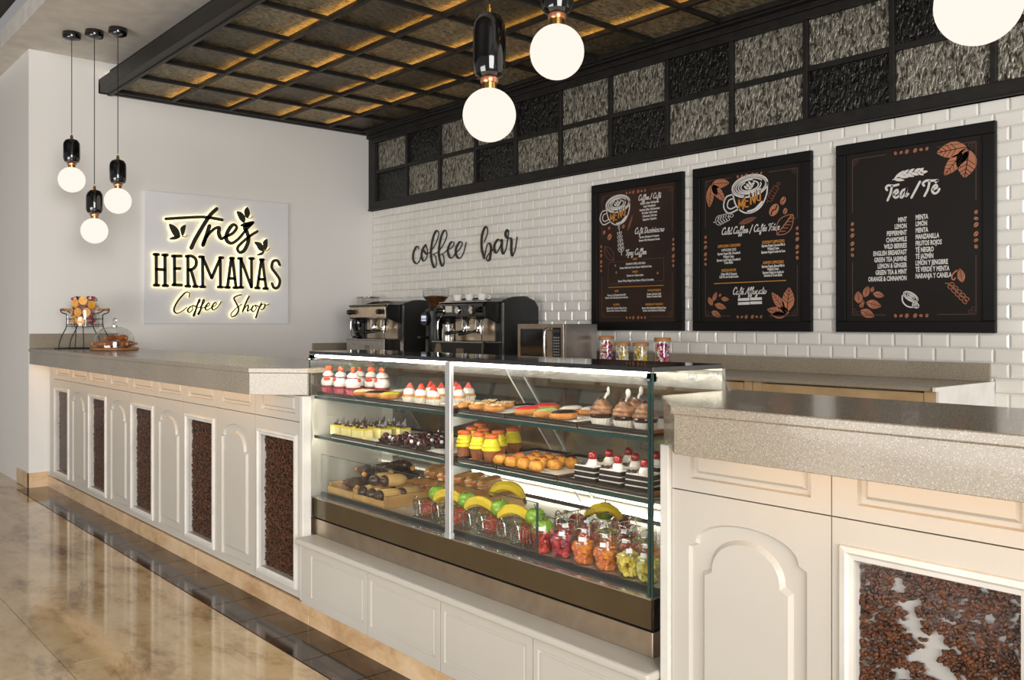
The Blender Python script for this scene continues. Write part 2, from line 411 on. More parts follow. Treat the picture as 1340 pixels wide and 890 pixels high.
# ------------------------------------------------------------------ worktops
def poly_slab(mb, poly, z0, z1): mb.prism(poly, z0, z1)
WARM = emis('counter_led', (255, 190, 96), 11)
def worktop(name, label, front, loc, strip):
    """front: outline (ccw from above)"""
    t = thing(name, label, 'worktop', loc)
    m = MB(); m.prism(front, 1.081, 1.104); m.build('slab', STONE, t, bevel=.003)
    return t
YF = -3.172
lt = worktop('stone_worktop', 'long speckled stone worktop left of the display case, running to the white wall',
             [(.002, YF), (4.06, YF), (4.262, -2.985), (4.262, -2.52), (.002, -2.52)], (2.1, -2.85, .983), None)
m = MB(); m.prism([(-.02, YF+.006), (4.056, YF+.006), (4.252, -2.982), (4.252, -2.962), (4.048, YF+.026), (-.02, YF+.026)], .983, 1.081); m.build('apron', STONE, lt, bevel=.002)
m = MB(); m.box(.05, 4.0, -3.138, -3.126, 1.035, 1.041); m.build('led_strip', WARM, lt)
m = MB(); m.box(.0, 4.03, -3.14, -2.53, 1.055, 1.081); m.build('under_board', CAB, lt)
rt = worktop('stone_worktop', 'speckled stone worktop right of the display case, in the foreground',
             [(6.262, -2.975), (6.452, YF), (7.75, YF), (7.75, -2.63), (6.262, -2.63)], (7, -2.85, .983), None)
m = MB(); m.prism([(6.458, YF+.006), (7.75, YF+.006), (7.75, YF+.026), (6.466, YF+.026), (6.274, -2.955), (6.268, -2.975)], .983, 1.081); m.build('apron', STONE, rt, bevel=.002)
m = MB(); m.box(6.5, 7.7, -3.138, -3.126, 1.035, 1.041); m.build('led_strip', WARM, rt)
m = MB(); m.box(6.48, 7.75, -3.14, -2.64, 1.055, 1.081); m.build('under_board', CAB, rt)
m = MB(); m.box(.001, .02, -3.168, -2.5, 1.104, 1.222); ob = m.build('stone_splashback', STONE, bevel=.003); tag(ob, 'low stone splashback strip on the white wall behind the drinks dispenser', 'splashback')

# ------------------------------------------------------------------ counter cabinets
FY = -3.02
def arch(x0, x1, z0, z1, sh, n=20, step=.022):
    """outline of an arched panel, counter-clockwise seen from -Y, fixed vertex count"""
    pts = [(x0, z0), (x1, z0), (x1, z1-sh), (x1-step, z1-sh+step*.5)]
    c = (x0+x1)/2; r = (x1-x0)/2-step; h = sh-step*.5
    for k in range(1, n):
        a = PI*k/n; pts.append((c+r*math.cos(a), z1-sh+step*.5+h*math.sin(a)**.9))
    pts += [(x0+step, z1-sh+step*.5), (x0, z1-sh)]
    return pts
def rect_like(pts, x0, x1, z0, z1):
    c = ((x0+x1)/2, (z0+z1)/2); out = []
    for a, b in pts:
        dx, dz = a-c[0], b-c[1]; k = min(((x1-x0)/2)/abs(dx) if dx else 1e9, ((z1-z0)/2)/abs(dz) if dz else 1e9)
        out.append((c[0]+dx*k, c[1]+dz*k))
    return out
def loops(mb, ls, fill=True):
    o = len(mb.v); n = len(ls[0])
    for l in ls: mb.v += l
    for k in range(len(ls)-1):
        for i in range(n): mb.f.append((o+k*n+i, o+k*n+(i+1) % n, o+(k+1)*n+(i+1) % n, o+(k+1)*n+i))
    if fill: mb.f.append(tuple(o+(len(ls)-1)*n+i for i in range(n)))
def off(pts, y): return [(a, y, b) for a, b in pts]
def rectpts(x0, x1, z0, z1): return [(x0, z0), (x1, z0), (x1, z1), (x0, z1)]
W = .4575; ZS = .866
def cab_base(label, group):
    t = thing('counter_cabinet', label, 'cabinet', (0, 0, 0), group)
    m = MB(); m.box(-W/2+.001, W/2-.001, .036, .42, .084, .982); m.build('body', CAB, t)
    m = MB(); a = W/2-.0012; z0, z1 = ZS+.0015, .981
    loops(m, [off(rectpts(-a, a, z0, z1), .036), off(rectpts(-a, a, z0, z1), 0), off(rectpts(-a+.06, a-.05, .9, .977), 0), off(rectpts(-a+.063, a-.053, .903, .975), .012),
              off(rectpts(-a+.075, a-.065, .914, .972), .012), off(rectpts(-a+.083, a-.073, .922, .97), .002)])
    m.build('drawer_front', CAB, t)
    return t
def door_frame(m, inner):
    a = W/2-.0012
    z0, z1 = .088, ZS-.0015; n = len(inner); xa, xb = inner[-1][0], inner[2][0]
    return [(-a, z0), (a, z0), (a, z1)]+[(-a+2*a*(p[0]-xa)/(xb-xa), z1) for p in inner[3:-1]]+[(-a, z1)]
def arch_cab():
    t = cab_base('', 'arched panel cabinets under the counters')
    m = MB(); o1 = arch(-.172, .168, .125, .80, .075); o2 = arch(-.167, .163, .13, .795, .074)
    i1 = arch(-.132, .128, .168, .765, .1); i2 = arch(-.122, .118, .178, .755, .098)
    rl = door_frame(m, o1)
    loops(m, [off(rl, .036), off(rl, 0), off(o1, 0), off(o2, .010), off(i1, .010), off(i2, 0.0)])
    m.build('arched_door', CAB, t); return t
BEAN = M('roasted_bean', (104, 57, 27), .42, nscale=55, col2=(46, 24, 11), spec=.4)
def bean_mesh(x0, x1, z0, z1, gaps, n):
    m = MB(); rnd = random.Random(3)
    A = [(math.sin(PI*k/5), -math.cos(PI*k/5)) for k in range(6)]
    for _ in range(n):
        x, z = rnd.uniform(x0, x1), rnd.uniform(z0, z1)
        if any(((x-gx)*math.cos(ga)+(z-gz)*math.sin(ga))**2/ra**2+(-(x-gx)*math.sin(ga)+(z-gz)*math.cos(ga))**2/rb**2 < 1 for gx, gz, ra, rb, ga in gaps): continue
        an = rnd.uniform(0, PI); y = rnd.uniform(.0, .008); L = rnd.uniform(.0052, .007); ca, sa = math.cos(an), math.sin(an)
        vs = []; fs = []
        for pr, pz in A:
            for k in range(6):
                t = 2*PI*k/6; lx, lz, ly = pz*L, pr*math.cos(t)*L*.68, pr*math.sin(t)*L*.5
                if ly < 0 and abs(lz) < .001: ly *= .45                 # the crease
                vs.append((x+lx*ca-lz*sa, .021+y+ly, z+lx*sa+lz*ca))
        for r in range(5):
            for k in range(6): fs.append((r*6+k, r*6+(k+1) % 6, r*6+6+(k+1) % 6, r*6+6+k))
        m.add(vs, fs)
    return m
def bean_cab(gaps, n, label=''):
    t = cab_base(label, 'coffee bean window cabinets under the counters')
    X0, X1, Z0, Z1 = -.175, .166, .152, .778
    m = MB(); o1 = rectpts(X0-.032, X1+.032, Z0-.032, Z1+.03); a = W/2-.0012
    loops(m, [off(rectpts(-a, a, .088, ZS-.0015), .036), off(rectpts(-a, a, .088, ZS-.0015), 0), off(o1, 0)], False)
    m.build('door', CAB, t)
    m = MB()
    loops(m, [off(o1, 0), off(rectpts(X0-.030, X1+.030, Z0-.030, Z1+.028), -.009), off(rectpts(X0-.017, X1+.017, Z0-.017, Z1+.016), -.011),
              off(rectpts(X0-.011, X1+.011, Z0-.011, Z1+.01), -.004), off(rectpts(X0, X1, Z0, Z1), -.003), off(rectpts(X0, X1, Z0, Z1), .0345)], False)
    m.build('window_moulding', TRIMW, t)
    m = MB(); m.box(X0, X1, .032, .0345, Z0, Z1); m.build('backing', M('grey_backing', (186, 184, 180), .5) if gaps else M('brown_backing', (50, 28, 15), .6), t)
    bm_ = bean_mesh(X0+.004, X1-.004, Z0+.004, Z1-.004, gaps, n).build('coffee_beans', BEAN, t, smooth=True); bm_['kind'] = 'stuff'
    m = MB(); m.box(X0, X1, .006, .009, Z0, Z1); m.build('glass_pane', glass('acrylic_pane', (.97, .97, .97), 1.18, graze=.3), t)
    return t
rg = random.Random(11)
gaps = [(-.085, .735, .014, .02, .2), (-.06, .70, .03, .011, .5), (-.055, .66, .018, .035, .2), (-.01, .63, .02, .03, -.4), (-.04, .60, .04, .014, .6), (.0, .575, .05, .02, -.5), (.02, .53, .03, .02, .3), (-.08, .55, .02, .012, .2), (-.03, .49, .05, .016, .7),
        (.06, .50, .016, .02, .2), (-.1, .47, .03, .015, -.3), (.03, .44, .03, .03, .3), (.1, .71, .012, .012, 0), (.11, .56, .014, .012, 0), (-.06, .38, .05, .02, .4), (.05, .33, .04, .02, -.4), (-.02, .25, .06, .02, .3), (.08, .2, .03, .02, 0)]
bigbean = bean_cab(gaps, 5200)
arc = arch_cab()
ARCX = 6.337+.2225; sR = .445/W
place(arc, (6.5605, FY, 0), 0, 'arched panel cabinet right of the display case, below the foreground worktop')
place(bigbean, (7.0185, FY, 0), 0, 'coffee bean window cabinet in the foreground at the right edge, pale gaps between beans')
tight = bean_cab([], 3600)
pos = ['at the far left end against the white wall', 'third cabinet from the left wall', 'fifth cabinet from the left wall, middle of its row', 'seventh cabinet from the left wall', 'nearest the display case on its left']
for k in range(9):
    x = .372+.4572*k
    if k % 2 == 0: place(tight, (x, FY, 0), 0, 'narrow coffee bean window cabinet '+pos[k//2])
    else: place(arc, (x, FY, 0), 0, 'arched panel cabinet under the left worktop, '+['second', 'fourth', 'sixth', 'eighth'][k//2]+' cabinet from the left wall')
lastb = [o for o in bpy.data.objects if o.get('label', '').startswith('narrow coffee bean window cabinet nearest')][0]
m = MB(); m.box(4.26, 4.285, FY-.006, FY+.03, .084, .982); m.box(4.287, 4.30, FY-.012, FY+.03, .084, .982); m.build('end_stile', TRIMW, lastb, bevel=.003)
first = [o for o in bpy.data.objects if o.get('label', '').startswith('narrow coffee bean window cabinet at the far')][0]
m = MB(); m.box(.012, .143, FY+.001, FY+.03, .084, .982); m.build('end_filler', CAB, first)
def brickpaint():
    m = M('painted_brick', (232, 230, 224), .5, nscale=5, col2=(206, 204, 198)); nt = m.node_tree; b = nt.nodes['Principled BSDF']
    tc = [n for n in nt.nodes if n.type == 'TEX_COORD'][0]; mp = nt.nodes.new('ShaderNodeMapping'); mp.inputs['Rotation'].default_value = (PI/2, 0, PI/2)
    br = nt.nodes.new('ShaderNodeTexBrick'); br.inputs['Scale'].default_value = 4.2; br.inputs['Mortar Size'].default_value = .012; br.inputs['Color1'].default_value = br.inputs['Color2'].default_value = (1, 1, 1, 1); br.inputs['Mortar'].default_value = (0, 0, 0, 1)
    sx = nt.nodes.new('ShaderNodeSeparateXYZ'); cx = nt.nodes.new('ShaderNodeCombineXYZ')
    nt.links.new(tc.outputs['Object'], sx.inputs[0]); nt.links.new(sx.outputs['Y'], cx.inputs['X']); nt.links.new(sx.outputs['Z'], cx.inputs['Y']); nt.links.new(cx.outputs[0], br.inputs['Vector'])
    bp = nt.nodes.new('ShaderNodeBump'); bp.inputs['Strength'].default_value = .5; bp.inputs['Distance'].default_value = .01
    nt.links.new(br.outputs['Fac'], bp.inputs['Height']); bp.invert = True; nt.links.new(bp.outputs[0], b.inputs['Normal']); return m
m = MB(); m.box(4.232, 4.244, -2.985, -2.53, .1, .98); m.build('white_brick_end', brickpaint(), lastb)
arR = [o for o in bpy.data.objects if o.get('label', '').startswith('arched panel cabinet right')][0]
m = MB(); m.box(6.296, 6.302, FY-.004, FY+.4, .084, .98); m.box(6.302, 6.331, FY-.012, FY+.03, .084, .98); m.build('end_stile', TRIMW, arR, bevel=.005)

# plinth under the display case: one base of four framed panels
pl = thing('display_plinth', 'low ivory panelled plinth carrying the glass display case', 'cabinet', (5.28, -2.8, .084))
m = MB(); m.box(4.304, 6.296, -3.025, -2.2, .084, .348); m.build('body', CAB, pl)
for k in range(4):
    x0, x1 = 4.37+.4795*k-.0, 4.37+.4795*(k+1)-.003
    if k == 0: x0 = 4.306
    if k == 3: x1 = 6.294
    m = MB(); a0 = 4.37+.4795*k+.02
    loops(m, [off(rectpts(x0, x1, .086, .34), -3.025), off(rectpts(x0, x1, .086, .34), -3.04), off(rectpts(a0, x1-.03, .125, .305), -3.04), off(rectpts(a0+.004, x1-.034, .129, .301), -3.035),
              off(rectpts(a0+.008, x1-.038, .133, .297), -3.035), off(rectpts(a0+.012, x1-.042, .137, .293), -3.039)])
    m.build('panel', CAB, pl)
m = MB(); m.box(4.302, 6.297, -3.075, -2.2, .347, .373); m.build('ledge', CAB, pl, bevel=.009, seg=3)
# ------------------------------------------------------------------ back counter
TAN = M('tan_veneer', (190, 160, 120), .45, nscale=6, col2=(170, 140, 102))
bw = thing('back_worktop', 'long stone worktop along the tiled wall behind the bar', 'worktop', (3, -.35, .985))
m = MB(); m.box(.002, 5.99, -.69, -.012, .985, 1.003); m.build('slab', STONE, bw, bevel=.002)
m = MB(); m.box(.02, 5.98, -.03, -.011, 1.003, 1.096); m.build('splashback', STONE, bw, bevel=.002)
m = MB(); m.box(.002, .02, -.69, -.03, 1.003, 1.113); m.build('side_splashback', STONE, bw, bevel=.002)
m = MB(); m.box(5.985, 5.997, -.66, -.012, .0, .985); m.box(5.986, 5.999, -.7, -.012, .985, 1.004); m.build('white_end_panel', M('white_board', (238, 236, 232), .5), bw)
DKP = M('grey_panel', (158, 152, 142), .35, nscale=4, col2=(112, 106, 98), detail=6)
def back_cab():
    t = thing('back_cabinet', '', 'cabinet', (0, 0, 0), 'cabinets under the back worktop')
    m = MB(); m.box(-.497, .497, -.62, -.02, .0, .984); m.build('body', DKP, t)
    for s in (-1, 1):
        m = MB(); x = s*.47; m.box(x-.026, x+.026, -.665, -.62, .0, .984); m.build('stile', TAN, t)
    m = MB(); m.box(-.443, .443, -.66, -.62, .865, .975); m.build('drawer', TAN, t, bevel=.003)
    for s in (-1, 1):
        m = MB(); m.box(s*.222-.215, s*.222+.215, -.655, -.62, .1, .85); d = m.build('door', DKP, t, bevel=.004)
        m = MB(); m.box(s*.05-.008, s*.05+.008, -.675, -.655, .55, .75); m.build('handle', STEEL, d)
    return t
bc = back_cab(); nm = ['first from the white wall', 'second from the white wall', 'third from the white wall', 'fourth from the white wall', 'fifth from the white wall', 'at the right end with tan drawer']
for k in range(6): place(bc, (.5+.9975*k-.0, 0, 0), 0, 'tan and grey back counter cabinet, '+nm[k])

# ------------------------------------------------------------------ glass display case
CX0, CX1, CYF = 4.252, 6.23, -2.975
dc = thing('display_case', 'long glass pastry display case with two shelves standing on the ivory plinth', 'display case', (5.24, -2.75, .373))
yb = lambda z: -2.654+.73*(1.175-z)          # slanting rear plane
m = MB(); m.box(CX0, CX1, CYF, -2.25, .373, .444); m.build('steel_base', STEELW, dc, bevel=.003)
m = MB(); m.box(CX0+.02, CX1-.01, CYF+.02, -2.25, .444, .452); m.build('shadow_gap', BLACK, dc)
m = MB(); m.box(CX0+.03, CX1-.006, CYF-.001, CYF+.012, .451, .534); m.build('front_panel', M('bronze_glass', (92, 78, 56), .12, .35, col2=(88, 74, 52)), dc)
m = MB(); m.box(CX0+.02, CX1-.006, CYF+.012, -2.25, .451, .533); m.build('deck_body', M('dark_steel', (70, 66, 60), .3, .8), dc)
m = MB(); m.box(CX0+.02, CX1-.006, CYF-.002, -2.92, .533, .537); m.build('front_lip', M('polished_steel', (214, 212, 208), .24, .9), dc)
DECK = .545
m = MB(); m.box(CX0+.02, CX1-.006, -2.92, -2.30, .533, DECK); m.build('deck', M('white_steel', (214, 212, 204), .3, .3), dc)
m = MB(); m.box(CX0+.02, CX1-.006, -2.928, -2.918, .537, .552); m.build('glass_track', M('dark_track', (40, 42, 44), .3), dc)
m = MB(); m.prism([(CYF, 1.166), (yb(1.166)-.004, 1.166), (yb(1.18)+.0, 1.18), (CYF, 1.18)], 0, CX1-CX0, lambda a, b, z: (CX0+z, a, b)); m.build('top_slab', DARKTOP, dc, bevel=.001)
def side(x):
    m = MB(); m.prism([(CYF, .452), (yb(.56), .452), (yb(.56), .56), (yb(1.165), 1.165), (CYF, 1.165)], 0, .006, lambda a, b, z: (x+z, a, b)); m.build('side_glass', CLEAR, dc)
    m = MB(); m.box(x-.0005, x+.0065, CYF-.001, CYF+.003, .54, 1.165)
    m.build('side_glass_edge', GREENEDGE, dc)
side(CX0); side(CX1-.006)
XP = 5.285
for x0, x1 in ((CX0+.008, XP-.004), (XP+.004, CX1-.010)):
    m = MB(); m.box(x0, x1, CYF+.001, CYF+.006, .54, 1.164); m.build('front_glass', CLEAR, dc)
m = MB(); m.box(XP-.0155, XP+.0155, CYF-.004, CYF+.012, .535, 1.165); m.box(XP-.018, XP+.018, CYF-.006, CYF+.014, .535, .555)
m.build('front_post', M('satin_aluminium', (214, 214, 214), .3, .6), dc, bevel=.002)
m = MB(); m.box(CX1-.02, CX1-.012, CYF+.0005, CYF+.0075, .54, 1.16); m.build('front_glass_edge', GREENEDGE, dc)
m = MB(); m.box(CX0+.02, 5.70, -2.926, -2.921, .548, .717); m.build('low_sliding_glass', CLEAR, dc)
m = MB(); m.box(5.697, 5.702, -2.927, -2.920, .548, .718); m.box(CX0+.02, 5.7, -2.9255, -2.9215, .7165, .7185); m.build('sliding_glass_edge', GREENEDGE, dc)
REAR = glass('rear_mirror_glass', (.84, .84, .80), 1.5, .02, .2)
for x0, x1 in ((CX0+.01, XP-.004), (XP+.004, CX1-.01)):
    m = MB(); m.prism([(yb(.56)-.012, .56), (yb(.56)-.006, .56), (yb(1.16)-.006, 1.16), (yb(1.16)-.012, 1.16)], 0, x1-x0, lambda a, b, z, x0=x0: (x0+z, a, b)); m.build('rear_glass_door', REAR, dc)
m = MB(); m.box(CX0+.01, CX1-.01, yb(.56)-.03, yb(.56)-.0, .545, .60); m.build('rear_rail', M('white_rail', (226, 224, 216), .35), dc)
m = MB(); m.box(CX0+.01, CX1-.01, yb(1.12)-.03, yb(1.12)-.014, 1.10, 1.165); m.build('rear_top_rail', STEEL, dc)
m = MB(); m.prism([(yb(.56)-.09, .56), (yb(.56)-.02, .56), (yb(1.16)-.02, 1.16), (yb(1.16)-.09, 1.16)], 0, .006, lambda a, b, z: (XP+z, a, b)); m.build('slanted_glass_bracket', glass('bracket_glass', (.93, .95, .95), 1.6, 0, .06), dc)
m = MB()
for e in (-.091, -.021): m.prism([(yb(.56)+e, .56), (yb(.56)+e+.002, .56), (yb(1.16)+e+.002, 1.16), (yb(1.16)+e, 1.16)], 0, .007, lambda a, b, z: (XP+z, a, b))
m.prism([(yb(.56)-.002, .56), (yb(.56), .56), (yb(1.16), 1.16), (yb(1.16)-.002, 1.16)], 0, .007, lambda a, b, z: (CX0+z, a, b))
m.build('polished_glass_edge', M('bright_glass_edge', (226, 232, 230), .2), dc)
S1, S2 = .981, .806                             # shelf tops
for z in (S1, S2):
    for x0, x1 in ((CX0+.012, XP-.003), (XP+.003, CX1-.012)):
        m = MB(); m.box(x0, x1, -2.955, yb(z)-.04, z-.008, z); m.build('glass_shelf', CLEAR, dc)
        m = MB(); m.box(x0, x1, -2.9565, -2.955, z-.0125, z); m.build('shelf_edge', GREENEDGE, dc)
        m = MB(); m.box(x0+.01, x1-.01, -2.954, -2.946, z-.0105, z-.0085); m.build('added_shelf_light', emis('added_shelf_light', (255, 246, 228), 30), dc)  # light strip added under each shelf to brighten the goods below
for z in (S1, S2):
    m = MB(); m.prism([(-2.962, z-.05), (-2.962, z-.008), (-2.72, z-.008), (-2.72, z-.018)], 0, .004, lambda a, b, zz: (XP-.002+zz, a, b)); m.build('shelf_bracket', M('grey_bracket', (170, 174, 172), .4, .5), dc)
m = MB(); m.tube([(CX0+.03, -2.958, 1.158), (CX1-.03, -2.958, 1.158)], .0055, 10)
m.build('case_led_tube', emis('case_led', (255, 246, 226), 36), dc)
m = MB(); m.tube([(CX0+.03, yb(.56)-.045, .556), (CX1-.03, yb(.56)-.045, .556)], .006, 8); m.build('deck_led_tube', emis('deck_led', (255, 244, 220), 16), dc)
for x in (CX0+.012, CX1-.012):
    for dx, dy in ((0, -.012), (-.012 if x > 5 else .012, .012)):
        m = MB(); m.tube([(x+dx*.2, CYF+dy-.004, 1.145), (x+dx*.2, CYF+dy+.02, 1.145)], .0065, 12); m.box(x-.012, x+.012, CYF+.0, CYF+.014, 1.14, 1.163); m.build('glass_clamp', CHROME, dc)
for y in (-2.80, -2.70):
    m = MB(); m.tube([(CX1-.012, y, 1.148), (CX1+.008, y, 1.148)], .007, 12); m.build('glass_clamp', M('white_clamp', (236, 236, 232), .3), dc)

# ------------------------------------------------------------------ espresso machines
BADGE = M('badge_plate', (150, 140, 120), .3, .8)
def espresso(label, dark):
    t = thing('espresso_machine', label, 'coffee machine', (0, 0, 0)); fm = BLACK if dark else STEEL
    m = MB(); m.box(-.31, .31, -.08, .25, .03, .45); m.build('body', BLACK if dark else M('dark_body', (48, 46, 44), .35), t, bevel=.01)
    m = MB(); m.box(-.25, .25, -.085, -.075, .165, .34); m.build('back_plate', STEELW, t)
    m = MB(); m.box(-.33, .33, -.26, -.02, .03, .15); d = m.build('drip_tray', fm, t, bevel=.004)
    m = MB(); m.box(-.335, .335, -.265, -.03, .15, .16); m.build('tray_grille', STEEL, d)
    m = MB(); m.box(-.01, .08, -.263, -.26, .07, .105); m.build('badge', BADGE, d)
    if dark:
        m = MB(); m.add([(-.31, -.264, .04), (-.19, -.264, .04), (-.22, -.264, .14), (-.275, -.264, .14), (-.31, -.261, .04), (-.19, -.261, .04), (-.22, -.261, .14), (-.275, -.261, .14)], [(0,1,2,3), (7,6,5,4), (0,4,5,1), (1,5,6,2), (2,6,7,3), (3,7,4,0)]); m.build('triangular_badge', BADGE, d)
    m = MB(); m.box(.317, .335, -.268, -.25, .03, .163); m.build('tray_corner', CHROME, d)
    m = MB(); m.prism([(-.24, .355), (-.08, .345), (-.08, .47), (-.19, .47), (-.245, .45)], 0, .60, lambda a, b, z: (-.3+z, a, b)); c = m.build('control_panel', GLOSSK if dark else STEELW, t, bevel=.005)
    m = MB(); m.box(-.305, .305, -.215, .24, .467, .475); m.build('cup_tray', STEEL, t, bevel=.002)
    if dark:
        for x in (-.22, -.02, .16):
            m = MB(); m.lathe([(.036, 0), (.036, .006), (.03, .01), (.026, .006), (0.001, .006)], n=20); m.v = [(x+a, -.245-cz, .405+b) for a, b, cz in m.v]; m.build('gauge', CHROME, c, smooth=True)
        m = MB(); m.box(-.17, -.09, -.25, -.242, .39, .44); m.build('display_plate', M('pale_plate', (220, 214, 200), .3), c)
        for k in range(5):
            m = MB(); m.sphere((.05+.045*k, -.248, .39+.02*(k % 2)), .007, 8, 6); m.build('button', CHROME, c, smooth=True)
    else:
        m = MB(); m.box(-.305, .305, -.248, -.235, .455, .47); m.build('panel_lip', BLACK, c)
    for s in (-1, 1):
        m = MB(); m.prism([(-.07, 0), (-.02, 0), (.25, 0), (.26, .06), (.255, .42), (.22, .475), (.15, .5), (.09, .505), (.03, .5), (-.05, .475), (-.075, .45), (-.08, .2)], 0, .03, lambda a, b, z, s=s: (s*.315+(z if s > 0 else z-.03), a*1.16, b+.01))
        p = m.build('side_panel', M('panel_black', (30, 29, 29), .42), t, bevel=.008)
        m = MB(); m.box(s*.345-.004, s*.345+.004, -.085, -.072, .02, .46); m.build('panel_strip', STEEL, p)
        m = MB(); m.prism([(-.235, .35), (-.08, .3), (-.08, .47), (-.2, .47), (-.24, .43)], 0, .02, lambda a, b, z, s=s: (s*.305+z-.01, a, b)); m.build('shoulder', BLACK, t, bevel=.004)
        m = MB(); m.lathe([(.001, 0), (.018, 0), (.024, .02), (.022, .055), (.001, .058)], n=14); m.v = [(s*.25+a, -.24-cz, .405+b) for a, b, cz in m.v]; m.build('steam_knob', BLACK, t, smooth=True)
        x = s*.27; m = MB(); m.tube([(x, -.2, .35), (x+.01*s, -.235, .33), (x+.012*s, -.245, .27), (x+.012*s, -.24, .17)], .006, 8, 5); m.build('steam_wand', CHROME, t, smooth=True)
    for x in (-.03, .14):
        m = MB(); m.lathe([(.036, 0), (.038, .03), (.036, .035), (.036, .1), (.03, .11)], (x, -.15, .255), 20); g_ = m.build('group_head', CHROME, t, smooth=True)
        m = MB(); m.lathe([(.02, -.03), (.034, -.02), (.036, .0)], (x, -.15, .256), 20); m.tube([(x, -.18, .24), (x+.0, -.215, .235)], .009, 8); pf = m.build('portafilter', CHROME, t, smooth=True)
        m = MB(); m.tube([(x, -.21, .236), (x-.03, -.255, .229), (x-.055, -.315, .222)], [.011, .014, .016], 10, 4); m.build('handle', BLACK, pf, smooth=True)
    m = MB(); m.prism([(-.16+.32*k/12, .475+.035*math.sin(PI*k/12)) for k in range(13)][::-1], -.05, .2, lambda a, b, z: (a*1.2, z, b)); m.build('top_cover', M('maroon_cover', (52, 34, 30), .3), t)
    if dark:
        m = MB(); m.tube([(-.0, .18, .49), (.12, .2, .512), (.3, .2, .515), (.33, .2, .505)], .004, 6, 5); m.build('top_rail', CHROME, t, smooth=True)
    else:
        m = MB(); m.tube([(-.27, -.19, .35), (-.29, -.2, .3), (-.26, -.2, .24), (-.22, -.2, .18), (-.2, -.2, .165)], [.02, .026, .024, .02, .026], 10, 5); m.build('black_nozzle_grip', BLACK, t, smooth=True)
    return t
e1 = espresso('steel fronted espresso machine in the corner beside the white wall', False); e1.location = (.88, -.365, 1.003)
e2 = espresso('black espresso machine with three white cups on top, left of the microwave', True); e2.location = (2.25, -.365, 1.003)
CER = M('white_ceramic', (238, 236, 232), .15)
def cup_saucer():
    t = thing('coffee_cup', '', 'cup', (0,0,0), 'white cups on the espresso machine')
    m = MB(); m.lathe([(.001, 0), (.025, 0), (.06, .01), (.062, .013), (.03, .006), (.001, .006)], n=20); m.build('saucer', CER, t, smooth=True)
    m = MB(); m.lathe([(.001, .007), (.022, .007), (.036, .03), (.041, .06), (.038, .06), (.032, .03), (.001, .014)], n=20); c = m.build('bowl', CER, t, smooth=True)
    m = MB(); m.tube([(.038, 0, .05), (.06, 0, .048), (.06, 0, .028), (.034, 0, .025)], .004, 6, 5); m.build('handle', CER, t, smooth=True)
    return t
cu = cup_saucer()
for i, (px, rz) in enumerate(((599, 2.2), (614.5, -.4), (631, .9))): place(cu, (xat(px, -.42), -.42, 1.4785), rz, 'white coffee cup on the black espresso machine, '+order(i, 3))
m = MB(); m.lathe([(.001, 0), (.05, 0), (.052, .08), (.043, .11), (.046, .135), (.043, .135), (.04, .11), (.048, .08), (.001, .01)], n=24); pit = m.build('milk_pitcher', STEEL, smooth=True); tag(pit, 'steel milk pitcher on the drip tray of the black espresso machine', 'pitcher')
m = MB(); m.tube([(.05, 0, .1), (.085, 0, .09), (.085, 0, .05), (.05, 0, .035)], .005, 6, 5); m.build('handle', STEEL, pit, smooth=True)
pit.location = (xat(585, -.56), -.55, 1.1635)
def grinder(label, beans):
    t = thing('coffee_grinder', label, 'grinder', (0,0,0))
    m = MB(); m.lathe([(.001, 0), (.1, 0), (.1, .02), (.085, .04), (.08, .24), (.09, .3), (.09, .36), (.06, .38), (.001, .38)], n=24, sx=.9); m.build('body', BLACK, t, smooth=True)
    m = MB(); m.lathe([(.001, -.02), (.044, -.02), (.05, -.006), (.05, .012), (.001, .013)], n=20); m.v = [(a, -.1-cz, .3+b) for a, b, cz in m.v]; d = m.build('display', BLACK, t, smooth=True)
    m = MB(); m.box(-.028, .028, -.116, -.112, .302, .325); m.box(-.028, -.012, -.116, -.112, .284, .296); m.box(-.006, .008, -.116, -.112, .284, .296); m.box(.013, .028, -.116, -.112, .284, .296); m.build('lit_screen', emis('screen', (206, 214, 240), 1.0), d)
    m = MB(); m.box(-.02, .02, -.16, -.07, .15, .17); m.build('fork', BLACK, t, bevel=.004)
    m = MB(); m.lathe([(.05, .38), (.06, .42), (.1, .47), (.105, .52), (.102, .52), (.097, .472), (.057, .422), (.047, .382)], n=28); m.build('hopper', CLEAR2, t, smooth=True)
    m = MB(); m.lathe([(.106, .518), (.108, .53), (.001, .535)], n=28); m.build('hopper_lid', STEEL if not beans else CLEAR2, t, smooth=True)
    if beans:
        m = MB(); m.lathe([(.001, .385), (.045, .385), (.056, .42), (.093, .468), (.05, .476), (.001, .478)], n=24); m.build('beans', BEAN, t, smooth=True)
    return t
g1 = grinder('black coffee grinder with bean filled hopper between the two espresso machines', True); g1.location = (1.60, -.36, 1.004); g1.scale = (1.13,)*3
g2 = grinder('coffee grinder with empty clear hopper behind the steel espresso machine', False); g2.location = (.33, -.13, 1.004)
g2.location = (.27, -.22, 1.004); g2.scale = (1.06,)*3

